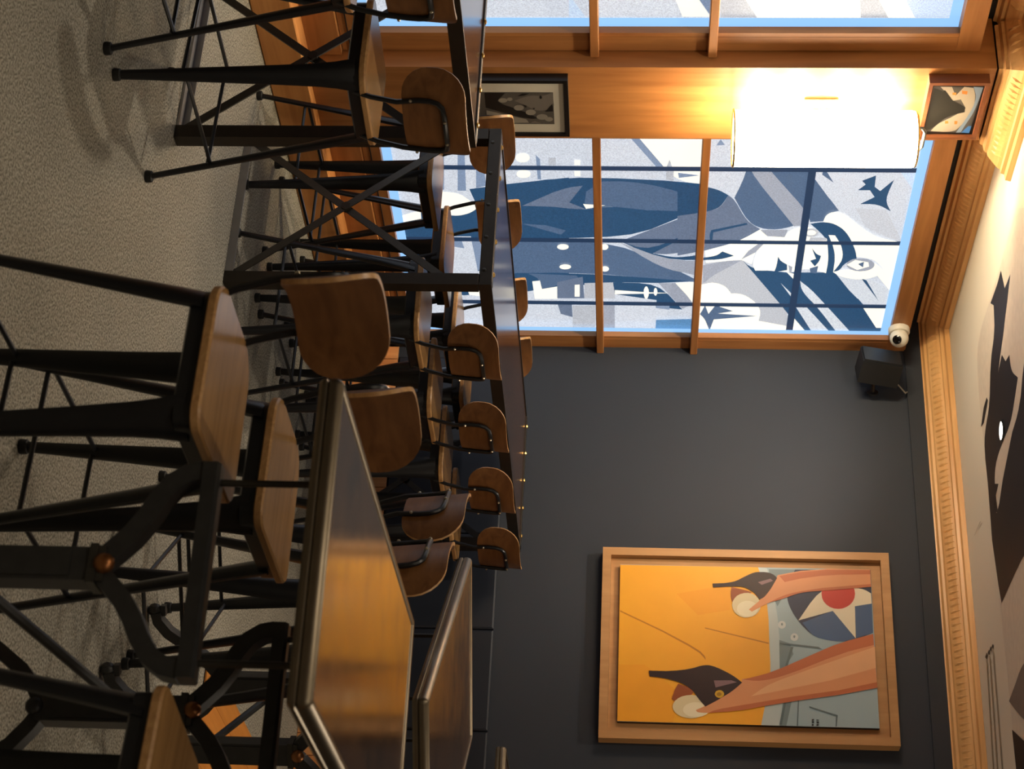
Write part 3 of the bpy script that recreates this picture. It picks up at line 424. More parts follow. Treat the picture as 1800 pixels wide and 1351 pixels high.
 ('skinl', [(-3.318,2.232),(-3.34,2.266),(-3.368,2.323),(-3.434,2.484),(-3.553,2.787),(-3.443,2.786),(-3.373,2.566),(-3.311,2.311),(-3.281,2.183)]),
 ('skind', [(-3.366,2.146),(-3.387,2.221),(-3.402,2.267),(-3.429,2.331),(-3.506,2.487),(-3.553,2.584),(-3.581,2.658),(-3.62,2.782),(-3.562,2.783),(-3.524,2.657),(-3.481,2.55),(-3.422,2.42),(-3.393,2.347),(-3.379,2.307),(-3.37,2.275),(-3.364,2.246),(-3.361,2.22),(-3.361,2.192)]),
 ('skind', [(-3.37,2.788),(-3.341,2.787),(-3.3,2.605),(-3.263,2.394),(-3.228,2.224),(-3.211,2.148),(-3.202,2.087),(-3.191,1.979),(-3.201,1.998),(-3.207,2.015),(-3.215,2.045),(-3.235,2.14),(-3.287,2.394),(-3.324,2.607)]),
 ('shoe', [(-3.399,1.692),(-3.369,1.697),(-3.365,1.743),(-3.359,1.78),(-3.351,1.812),(-3.345,1.832),(-3.338,1.85),(-3.33,1.866),(-3.321,1.881),(-3.311,1.894),(-3.301,1.905),(-3.29,1.913),(-3.274,1.923),(-3.253,1.938),(-3.222,1.964),(-3.251,2.014),(-3.293,2.078),(-3.312,2.102),(-3.326,2.118),(-3.35,2.142),(-3.37,2.118),(-3.381,2.103),(-3.396,2.079),(-3.418,2.036),(-3.428,2.011),(-3.432,1.996),(-3.435,1.983),(-3.435,1.969),(-3.433,1.954),(-3.429,1.938),(-3.423,1.921),(-3.417,1.902),(-3.41,1.872),(-3.403,1.825),(-3.399,1.774)]),
 ('shine', [(-3.357,2.006),(-3.36,2.091),(-3.351,2.117),(-3.321,2.014)]),
 ('gold', [(-3.289,2.055),(-3.281,2.053),(-3.275,2.048),(-3.27,2.041),(-3.268,2.032),(-3.27,2.024),(-3.274,2.017),(-3.28,2.012),(-3.288,2.01),(-3.295,2.012),(-3.302,2.017),(-3.306,2.024),(-3.308,2.033),(-3.307,2.041),(-3.303,2.048),(-3.296,2.053)]),
 ('gold2', [(-3.288,2.043),(-3.283,2.041),(-3.279,2.037),(-3.277,2.031),(-3.278,2.025),(-3.282,2.02),(-3.287,2.019),(-3.292,2.021),(-3.296,2.025),(-3.297,2.031),(-3.296,2.037),(-3.292,2.041)]),
]
CEIL = [
 ('print', [(-4.622,7.712),(-4.76,7.686),(-4.829,7.631),(-4.862,7.522),(-4.859,7.285),(-4.87,6.929),(-4.888,6.593),(-4.045,5.395),(-3.05,5.914),(-3.97,7.718),(-4.32,7.71)]),
 ('print', [(-4.108,7.697),(-2.965,5.538),(-2.035,6.027),(-2.577,7.675),(-2.716,7.677)]),
 ('ink', [(-4.837,6.994),(-4.714,6.959),(-4.7,6.825),(-4.624,6.947),(-4.541,7.085),(-4.479,7.213),(-4.452,7.26),(-4.48,7.149),(-4.408,7.089),(-4.39,7.005),(-4.339,7.004),(-4.311,6.997),(-4.288,6.983),(-4.258,6.955),(-4.205,6.894),(-4.153,7.001),(-4.126,7.065),(-4.114,7.106),(-4.11,7.144),(-4.109,7.199),(-4.116,7.308),(-4.116,7.389),(-4.114,7.431),(-4.106,7.477),(-4.089,7.514),(-4.075,7.532),(-4.058,7.546),(-4.034,7.554),(-3.986,7.558),(-3.882,7.546),(-3.932,7.645),(-3.987,7.674),(-4.029,7.689),(-4.101,7.701),(-4.246,7.707),(-4.312,7.694),(-4.345,7.675),(-4.377,7.629),(-4.401,7.558),(-4.422,7.52),(-4.461,7.476),(-4.547,7.421),(-4.608,7.356),(-4.645,7.281),(-4.694,7.235),(-4.787,7.208),(-4.839,7.269),(-4.828,7.097)]),
 ('ink', [(-4.094,6.215),(-4.175,6.435),(-4.211,6.546),(-4.225,6.616),(-4.226,6.67),(-4.211,6.724),(-4.167,6.8),(-4.101,6.879),(-4.073,6.944),(-4.06,7.0),(-4.051,7.106),(-3.963,7.384),(-3.882,7.546),(-3.315,6.433)]),
 ('ink', [(-4.49,7.547),(-4.461,7.524),(-4.417,7.662),(-4.434,7.729),(-4.482,7.63)]),
 ('ink', [(-4.108,7.697),(-3.991,7.475),(-3.97,7.563),(-3.956,7.599),(-3.943,7.611),(-3.925,7.605),(-3.889,7.57),(-3.901,7.51),(-3.924,7.348),(-3.393,6.345),(-3.407,6.643),(-3.425,6.841),(-3.452,7.034),(-3.468,7.179),(-3.474,7.319),(-3.479,7.651),(-3.581,7.681),(-3.825,7.724)]),
 ('grey', [(-3.03,7.694),(-2.939,7.571),(-2.892,7.504),(-2.857,7.449),(-2.818,7.381),(-2.752,7.261),(-3.02,7.124),(-3.047,7.265),(-3.058,7.339),(-3.061,7.391),(-3.058,7.446),(-3.045,7.536)]),
 ('ink', [(-2.896,7.686),(-2.585,7.17),(-2.377,7.067),(-2.577,7.675)]),
 ('ink', [(-3.41,8.114),(-3.417,8.075),(-3.4,8.049),(-3.387,8.085)]),
 ('ink', [(-3.405,8.047),(-3.406,8.012),(-3.392,7.991),(-3.383,8.024)]),
 ('ink', [(-3.399,7.993),(-3.402,7.963),(-3.387,7.943),(-3.378,7.969)]),
 ('ink', [(-3.39,7.941),(-3.395,7.917),(-3.38,7.902),(-3.37,7.918)]),
 ('tline', [(-3.387,8.091),(-3.379,8.071),(-2.833,8.153),(-2.839,8.172)]),
 ('tline', [(-3.377,8.016),(-3.369,7.997),(-2.801,8.06),(-2.807,8.079)]),
 ('tline', [(-3.367,7.93),(-3.359,7.912),(-2.764,7.952),(-2.77,7.97)]),
 ('tline', [(-4.032,7.941),(-4.023,7.915),(-4.034,8.092),(-4.037,8.109)]),
]
BW = [
 ('g1', [(6.155,0.932),(6.153,1.23),(6.364,1.232),(6.367,0.929)]),
 ('g0', [(6.158,0.932),(6.158,1.024),(6.189,1.002),(6.212,0.986),(6.235,1.011),(6.242,1.021),(6.246,1.028),(6.25,1.039),(6.285,1.101),(6.3,1.124),(6.311,1.139),(6.331,1.161),(6.333,1.145),(6.334,1.134),(6.331,1.117),(6.324,1.086),(6.313,1.055),(6.293,1.009),(6.258,0.933)]),
 ('g2', [(6.211,1.061),(6.189,1.098),(6.18,1.119),(6.176,1.135),(6.175,1.15),(6.177,1.166),(6.177,1.18),(6.174,1.193),(6.168,1.207),(6.153,1.23),(6.241,1.234),(6.261,1.214),(6.269,1.202),(6.274,1.191),(6.276,1.179),(6.276,1.167),(6.274,1.155),(6.27,1.144),(6.263,1.134),(6.25,1.121),(6.234,1.099)]),
 ('g3', [(6.205,1.03),(6.207,1.031),(6.208,1.031),(6.21,1.03),(6.212,1.03),(6.213,1.029),(6.215,1.028),(6.216,1.027),(6.218,1.025),(6.219,1.023),(6.22,1.022),(6.221,1.02),(6.222,1.018),(6.222,1.016),(6.222,1.014),(6.223,1.011),(6.223,1.009),(6.223,1.007),(6.222,1.005),(6.222,1.003),(6.221,1.001),(6.22,0.999),(6.219,0.997),(6.218,0.996),(6.216,0.995),(6.215,0.994),(6.214,0.993),(6.212,0.992),(6.21,0.992),(6.209,0.992),(6.207,0.992),(6.205,0.992),(6.204,0.993),(6.202,0.993),(6.201,0.994),(6.199,0.996),(6.198,0.997),(6.197,0.999),(6.195,1.001),(6.195,1.002),(6.194,1.004),(6.193,1.007),(6.193,1.009),(6.193,1.011),(6.193,1.013),(6.193,1.015),(6.193,1.017),(6.194,1.019),(6.194,1.021),(6.195,1.023),(6.196,1.025),(6.198,1.026),(6.199,1.027),(6.2,1.029),(6.202,1.029),(6.203,1.03)]),
 ('g3', [(6.198,1.053),(6.199,1.054),(6.2,1.053),(6.202,1.053),(6.203,1.053),(6.205,1.052),(6.206,1.051),(6.207,1.05),(6.208,1.049),(6.209,1.048),(6.21,1.046),(6.21,1.045),(6.211,1.043),(6.211,1.042),(6.211,1.04),(6.211,1.039),(6.21,1.037),(6.21,1.036),(6.209,1.034),(6.208,1.033),(6.207,1.032),(6.206,1.031),(6.205,1.03),(6.203,1.03),(6.202,1.03),(6.201,1.029),(6.199,1.029),(6.198,1.03),(6.196,1.03),(6.195,1.031),(6.194,1.032),(6.193,1.033),(6.191,1.034),(6.191,1.035),(6.19,1.037),(6.189,1.038),(6.189,1.04),(6.189,1.041),(6.189,1.043),(6.189,1.044),(6.189,1.046),(6.19,1.047),(6.19,1.049),(6.191,1.05),(6.192,1.051),(6.194,1.052),(6.195,1.053),(6.196,1.053)]),
 ('g3', [(6.254,1.1),(6.256,1.101),(6.258,1.1),(6.26,1.1),(6.263,1.099),(6.265,1.099),(6.266,1.097),(6.268,1.096),(6.27,1.094),(6.271,1.093),(6.273,1.091),(6.274,1.088),(6.275,1.086),(6.276,1.084),(6.276,1.081),(6.276,1.079),(6.276,1.076),(6.276,1.074),(6.276,1.072),(6.275,1.069),(6.274,1.067),(6.273,1.065),(6.272,1.063),(6.27,1.061),(6.269,1.06),(6.267,1.059),(6.265,1.058),(6.263,1.057),(6.261,1.057),(6.259,1.056),(6.257,1.057),(6.254,1.057),(6.252,1.058),(6.25,1.059),(6.248,1.06),(6.247,1.061),(6.245,1.063),(6.243,1.065),(6.242,1.067),(6.241,1.069),(6.24,1.071),(6.239,1.073),(6.239,1.076),(6.239,1.078),(6.239,1.081),(6.239,1.083),(6.239,1.085),(6.24,1.088),(6.241,1.09),(6.242,1.092),(6.243,1.094),(6.245,1.096),(6.246,1.097),(6.248,1.098),(6.25,1.099),(6.252,1.1)]),
 ('g3', [(6.285,1.152),(6.287,1.152),(6.289,1.152),(6.291,1.151),(6.293,1.151),(6.295,1.15),(6.297,1.149),(6.299,1.147),(6.301,1.146),(6.302,1.144),(6.304,1.142),(6.305,1.14),(6.306,1.138),(6.307,1.135),(6.307,1.133),(6.307,1.13),(6.307,1.128),(6.307,1.125),(6.307,1.123),(6.306,1.121),(6.305,1.118),(6.304,1.116),(6.303,1.114),(6.301,1.113),(6.299,1.111),(6.298,1.11),(6.296,1.109),(6.294,1.108),(6.292,1.108),(6.289,1.108),(6.287,1.108),(6.285,1.108),(6.283,1.109),(6.281,1.11),(6.279,1.111),(6.277,1.112),(6.276,1.114),(6.274,1.116),(6.273,1.118),(6.272,1.12),(6.271,1.122),(6.27,1.125),(6.269,1.127),(6.269,1.129),(6.269,1.132),(6.269,1.134),(6.27,1.137),(6.271,1.139),(6.271,1.141),(6.273,1.143),(6.274,1.145),(6.275,1.147),(6.277,1.148),(6.279,1.15),(6.281,1.151),(6.283,1.151)]),
 ('g3', [(6.316,1.203),(6.318,1.203),(6.32,1.203),(6.322,1.203),(6.324,1.202),(6.326,1.201),(6.328,1.2),(6.33,1.199),(6.332,1.197),(6.333,1.195),(6.335,1.193),(6.336,1.19),(6.337,1.188),(6.338,1.185),(6.338,1.182),(6.338,1.18),(6.338,1.177),(6.338,1.174),(6.338,1.171),(6.337,1.169),(6.336,1.166),(6.335,1.164),(6.334,1.162),(6.332,1.16),(6.33,1.158),(6.329,1.157),(6.327,1.156),(6.325,1.155),(6.323,1.155),(6.32,1.154),(6.318,1.154),(6.316,1.155),(6.314,1.155),(6.312,1.156),(6.31,1.158),(6.308,1.159),(6.307,1.161),(6.305,1.163),(6.304,1.165),(6.303,1.168),(6.302,1.17),(6.301,1.173),(6.3,1.175),(6.3,1.178),(6.3,1.181),(6.3,1.184),(6.301,1.186),(6.301,1.189),(6.302,1.191),(6.303,1.194),(6.305,1.196),(6.306,1.198),(6.308,1.199),(6.31,1.201),(6.312,1.202),(6.314,1.203)]),
 ('g3', [(6.332,1.225),(6.334,1.226),(6.336,1.226),(6.338,1.225),(6.34,1.225),(6.341,1.224),(6.343,1.223),(6.345,1.221),(6.346,1.219),(6.347,1.218),(6.348,1.216),(6.349,1.214),(6.35,1.211),(6.35,1.209),(6.35,1.207),(6.35,1.205),(6.349,1.203),(6.348,1.201),(6.348,1.199),(6.346,1.197),(6.345,1.195),(6.343,1.194),(6.342,1.193),(6.34,1.192),(6.338,1.192),(6.336,1.191),(6.334,1.192),(6.332,1.192),(6.33,1.193),(6.328,1.193),(6.326,1.195),(6.325,1.196),(6.323,1.198),(6.322,1.2),(6.321,1.201),(6.32,1.204),(6.32,1.206),(6.32,1.208),(6.319,1.21),(6.32,1.212),(6.32,1.215),(6.321,1.217),(6.322,1.218),(6.323,1.22),(6.325,1.222),(6.326,1.223),(6.328,1.224),(6.33,1.225)]),
 ('g0', [(6.18,1.077),(6.161,1.098),(6.161,1.128),(6.174,1.11)]),
 ('g0', [(6.183,1.183),(6.185,1.183),(6.186,1.183),(6.188,1.183),(6.19,1.182),(6.191,1.182),(6.193,1.181),(6.194,1.181),(6.195,1.18),(6.196,1.179),(6.196,1.178),(6.196,1.178),(6.196,1.177),(6.196,1.176),(6.196,1.175),(6.195,1.175),(6.194,1.174),(6.193,1.173),(6.191,1.173),(6.19,1.173),(6.188,1.173),(6.186,1.172),(6.185,1.173),(6.183,1.173),(6.181,1.173),(6.18,1.173),(6.178,1.174),(6.177,1.175),(6.176,1.175),(6.175,1.176),(6.175,1.177),(6.175,1.178),(6.175,1.179),(6.175,1.179),(6.175,1.18),(6.176,1.181),(6.177,1.181),(6.178,1.182),(6.18,1.182),(6.181,1.183)]),
 ('g0', [(6.283,1.193),(6.229,1.227),(6.28,1.229)]),
 ('g0', [(6.234,1.095),(6.242,1.114),(6.257,1.111)]),
 ('g0', [(6.257,1.139),(6.257,1.151),(6.269,1.144)]),
 ('g3', [(6.274,0.934),(6.297,0.996),(6.335,1.108),(6.359,1.119),(6.365,0.931)]),
 ('g2', [(6.359,1.124),(6.347,1.145),(6.363,1.175)]),
]
UPPER = [
 ('u0', [(6.097,2.854),(6.104,3.064),(6.41,3.053),(6.399,2.843)]),
 ('u3', [(6.101,2.884),(6.101,2.932),(6.159,2.956),(6.1,2.984),(6.108,3.023),(6.136,3.033),(6.156,3.038),(6.177,3.041),(6.202,3.043),(6.231,3.043),(6.259,3.042),(6.285,3.038),(6.308,3.032),(6.341,3.018),(6.373,3.003),(6.39,2.993),(6.397,2.982),(6.402,2.966),(6.403,2.94),(6.398,2.884),(6.369,2.898),(6.352,2.908),(6.339,2.919),(6.326,2.933),(6.307,2.956),(6.281,2.982),(6.242,3.012),(6.183,2.982),(6.192,2.951)]),
 ('u1', [(6.1,3.022),(6.104,3.064),(6.191,3.058),(6.239,3.053),(6.265,3.05),(6.287,3.046),(6.313,3.039),(6.362,3.026),(6.406,3.016),(6.408,2.995),(6.328,3.02),(6.274,3.033),(6.246,3.039),(6.225,3.042),(6.205,3.043),(6.186,3.044),(6.168,3.043),(6.152,3.04),(6.133,3.034)]),
 ('u4', [(6.362,3.042),(6.362,3.056),(6.41,3.053),(6.408,3.017)]),
 ('u2', [(6.138,2.94),(6.138,2.956),(6.154,2.958),(6.154,2.942)]),
 ('u2', [(6.125,2.978),(6.129,3.002),(6.15,3.003),(6.146,2.981)]),
 ('u2', [(6.328,2.936),(6.328,2.95),(6.345,2.953),(6.346,2.939)]),
 ('u2', [(6.328,2.977),(6.328,2.991),(6.349,2.991),(6.35,2.98)]),
 ('u5', [(6.109,2.859),(6.119,2.881),(6.127,2.894),(6.137,2.905),(6.15,2.917),(6.167,2.929),(6.181,2.941),(6.192,2.952),(6.203,2.965),(6.217,2.987),(6.234,3.008),(6.268,3.011),(6.281,2.975),(6.293,2.953),(6.304,2.939),(6.317,2.928),(6.335,2.916),(6.357,2.902),(6.373,2.89),(6.384,2.879),(6.39,2.867),(6.39,2.847),(6.235,2.855)]),
 ('u5', [(6.126,2.898),(6.122,2.906),(6.2,2.955),(6.205,2.947)]),
]


# ------------------------------------------------------------ room shell
XW, YB, ZC = -5.48, 8.42, 3.265
struct('floor', MB().box(XW-.1, 3.2, -2.6, YB+.1, -.1, 0), 'carpet')
ceil = struct('ceiling', MB().box(XW-.1, 3.2, -2.6, YB+.1, ZC, ZC+.12), 'ceiling_cream')
struct('wall_left', MB().box(XW-.12, XW, -2.6, YB+.1, 0, ZC), 'gap_black')
wall_back = struct('wall_back', MB().box(XW, 3.2, YB, YB+.12, 0, ZC), 'navy_wall')
struct('wall_right', MB().box(3.0, 3.12, -2.6, YB, 0, ZC), 'far_wall')
struct('wall_front', MB().box(XW, 3.1, -2.62, -2.5, 0, ZC), 'far_wall')
for n_, c_ in dict(ce_ink=(24, 22, 26), ce_grey=(120, 112, 108), ce_print=(226, 214, 196), ce_tline=(170, 156, 134)).items(): plain(n_, c_, .45, 0, .5, .12 if n_ != 'ce_ink' else .5, 26)
cp = print_mesh('ceiling_print', CEIL, dict(ink='ce_ink', grey='ce_grey', print='ce_print', tline='ce_tline'), lambda p, d: (p[0], p[1], ZC-.0006-d), .0003, ceil)
cp['label'] = 'black and cream comic-style print on the ceiling'

# dark wall: skirting planks, navy panels, frieze band
bb = struct('baseboard_back', MB().box(XW+.2, 3.0, YB-.025, YB-.001, 0, .31), 'gap_black')
me_plank = None
x = -5.28
pi_ = 0
while x < -0.4:
    if me_plank is None:
        o = MB().box(0, .108, 0, .018, 0, .316).build('plank', 'plank_light', bb); me_plank = o.data
    else:
        o = bpy.data.objects.new('plank', me_plank); COL.objects.link(o); o.parent = bb
    o.location = (x, YB-.043, 0.002); x += .112
x = -5.20
me_panel = None
while x < -0.4:
    if me_panel is None:
        o = MB().loft([[(0, .02, .32), (.522, .02, .32), (.522, .02, .92), (0, .02, .92)], [(0, .006, .32), (.522, .006, .32), (.522, .006, .92), (0, .006, .92)],
                       [(.008, 0, .328), (.514, 0, .328), (.514, 0, .912), (.008, 0, .912)]]).build('wall_panel', 'navy_panel', wall_back); me_panel = o.data
    else:
        o = bpy.data.objects.new('wall_panel', me_panel); COL.objects.link(o); o.parent = wall_back
    o.location = (x, YB-.021, 0); x += .53
struct('trim_1', MB().box(XW, 3.0, YB-.014, YB-.001, 3.04, 3.125), 'navy_frieze')

# wood floor strip beyond the tables
fw = struct('floor_wood', MB().box(-2.64, 3.0, 6.42, YB-.05, .0005, .004), 'gap_black')
x = -2.64; me_fb = None
while x < -1.0:
    if me_fb is None:
        o = MB().box(0, .137, 6.42, YB-.05, .004, .010).build('floorboard', 'floor_board', fw); me_fb = o.data
    else:
        o = bpy.data.objects.new('floorboard', me_fb); COL.objects.link(o); o.parent = fw
    o.location = (x, 0, 0); x += .139

# window wall: plinth, risers, pilasters
def bevel_box(mb, x0, x1, y0, y1, z0, z1, b_=.006, mi=0):
    return mb.loft([[(x0, y0+b_, z0), (x1-b_, y0+b_, z0), (x1-b_, y1-b_, z0), (x0, y1-b_, z0)], [(x0, y0, z0+b_), (x1, y0, z0+b_), (x1, y1, z0+b_), (x0, y1, z0+b_)],
                    [(x0, y0, z1-b_), (x1, y0, z1-b_), (x1, y1, z1-b_), (x0, y1, z1-b_)], [(x0, y0+b_, z1), (x1-b_, y0+b_, z1), (x1-b_, y1-b_, z1), (x0, y1-b_, z1)]], mi=mi)
struct('baseboard_left', bevel_box(MB(), XW+.001, -5.15, 2.0, YB-.045, 0.001, .172), 'oak_plinth_lit')
struct('trim_2', MB().box(XW+.001, -5.262, 2.0, 6.02, .173, .315).box(XW+.001, -5.262, 6.51, YB-.045, .173, .315), 'oak_y')
pil = struct('trim_3', MB().box(XW+.001, -5.20, 6.026, 6.506, .173, 3.112), 'oak_z')
pil['label'] = 'wooden pilaster between the two windows'

# windows
GX = -5.33
wcol = dict(W=(240, 236, 222), L=(200, 206, 214), G=(186, 190, 198), G2=(158, 164, 178), S=(196, 202, 212), S2=(190, 194, 202), S3=(190, 208, 230), D=(44, 78, 112), M=(82, 104, 134),
            M2=(128, 146, 174), M3=(104, 118, 142), B=(92, 140, 186), blue=(138, 186, 232))
for k_, c_ in wcol.items(): glow('mural_'+k_, c_, 1.25 if k_ in ('W', 'blue') else (1.12 if k_ in ('S', 'L', 'S2', 'S3') else 1.0), .0 if k_ in ('W', 'blue') else .22)
def window(n, y0, y1, layers, muntins, hb):
    root = empty('window_%d' % n, (0, 0, 0)); root['kind'] = 'structure'
    z0, z1 = .40, 2.945
    MB().box(XW+.001, -5.29, y0-.09, y1+.085, z1, 3.045).build('head', 'oak_y', root)
    MB().box(XW+.001, -5.29, y0-.09, y1+.085, .318, z0).build('sill', 'oak_y', root)
    MB().box(XW+.001, -5.285, y0-.09, y1+.085, .352, .356).build('sill_groove', 'gap_black', root)
    for a, b_ in ((y0-.09, y0), (y1, y1+.085)):
        MB().box(XW+.001, -5.29, a, b_, z0+.0005, z1-.0005).build('stile', 'oak_z', root)
        MB().box(-5.328, -5.291, (b_+.0005 if a < y0 else a-.024), (b_+.024 if a < y0 else a-.0005), z0+.001, z1-.001).build('stop_bead', 'oak_z', root)
    for zt in (1.393, 1.896):
        bevel_box(MB(), GX+.012, -5.25, y0-.088, y1+.083, zt, zt+.038, .003).build('transom', 'oak_y', root)
    pr = [('S', [(y0, z0), (y1, z0), (y1, z1), (y0, z1)])] + layers
    e = .045
    pr += [('blue', [(y0, z0), (y1, z0), (y1, z0+e), (y0, z0+e)]), ('blue', [(y0, z1-e), (y1, z1-e), (y1, z1), (y0, z1)]),
           ('blue', [(y0, z0), (y0+.06, z0), (y0+.06, z1), (y0, z1)]), ('blue', [(y1-.06, z0), (y1, z0), (y1, z1), (y1-.06, z1)])]
    pr = [(c, [(min(max(p[0], y0), y1), min(max(p[1], z0), z1)) for p in pts]) for c, pts in pr]
    o = print_mesh('mural_print', pr, {k_: 'mural_'+k_ for k_ in wcol}, lambda p, d: (GX-.016+d, p[0], p[1]), .00022, root)
    o['label'] = 'backlit blue and cream poster print on the window glass'
    for ym in muntins: MB().box(GX+.001, GX+.006, ym-.014, ym+.014, z0+.001, z1-.001).build('muntin', 'muntin_glow', root)
    if hb: MB().box(GX+.0012, GX+.0062, y0+.025, y1-.025, hb-.018, hb+.018).build('muntin', 'muntin_glow', root)
    return root
w1 = window(1, 4.2, 5.935, MURAL1, [], None); w1['label'] = 'wood framed window with a backlit print, cut by the top of the photo'
w2 = window(2, 6.60, 8.335, MURAL2, [6.892, 7.478, 8.044], 2.42); w2['label'] = 'wood framed window with a backlit print of a man in uniform and cap'

# cornice
PROF = [(0, 3.118), (.012, 3.118), (.016, 3.132), (.036, 3.140), (.040, 3.152), (.052, 3.158), (.086, 3.200), (.092, 3.214), (.104, 3.218), (.108, 3.234), (.126, 3.240), (.13, 3.264), (0, 3.264)]
def cornice(name, pts3, m_, miter0=0, miter1=0):
    """extrude the profile; pts3: function (d,z,end) -> point"""
    mb = MB(); mb.loft([[pts3(d, z, 0) for d, z in PROF], [pts3(d, z, 1) for d, z in PROF]])
    return struct(name, mb, m_, None)
def leaves(parent, f, L, m_):
    mb = MB(); n = int(L/.034)
    for i in range(n):
        s = (i+.5)*L/n
        base = f(s, .058, 3.172); tip = f(s, .082, 3.199); mid = f(s, .078, 3.178)
        a = f(s-.014, .066, 3.182); b_ = f(s+.014, .066, 3.182); c = f(s-.008, .052, 3.160); d = f(s+.008, .052, 3.160)
        e_ = f(s, .092, 3.208)
        mb.add([mid, c, d, b_, e_, a], [(0, 1, 2), (0, 2, 3), (0, 3, 4), (0, 4, 5), (0, 5, 1)])
    o = mb.build('carving', m_, parent); o['kind'] = 'stuff'
    return o
c1 = cornice('trim_4', lambda d, z, e: (XW+d if e == 0 else 3.0, YB-d, z), 'cornice_wood_x'); leaves(c1, lambda s, d, z: (-5.36+s, YB-d, z), 5.0, 'cornice_wood_x')
c2 = cornice('trim_5', lambda d, z, e: (XW+d, (6.5 if e == 0 else YB-d), z), 'cornice_wood_y'); leaves(c2, lambda s, d, z: (XW+d, 6.66+s, z), 1.64, 'cornice_wood_y')
c3 = cornice('trim_6', lambda d, z, e: (XW+d, (2.0 if e == 0 else 6.03), z), 'cornice_wood_y'); leaves(c3, lambda s, d, z: (XW+d, 4.6+s, z), 1.3, 'cornice_wood_y')
mb = MB(); PX = -5.20
mb.loft([[(XW+.05, 6.026-d, z) for d, z in PROF], [(PX+d, 6.026-d, z) for d, z in PROF], [(PX+d, 6.506+d, z) for d, z in PROF], [(XW+.05, 6.506+d, z) for d, z in PROF]])
c4 = struct('trim_7', mb, 'cornice_wood_y'); leaves(c4, lambda s, d, z: (PX+d, 6.0+s, z), .53, 'cornice_wood_y')
leaves(c4, lambda s, d, z: (PX-.02-s, 6.506+d, z), .16, 'cornice_wood_y'); leaves(c4, lambda s, d, z: (PX-.02-s, 6.026-d, z), .16, 'cornice_wood_y')

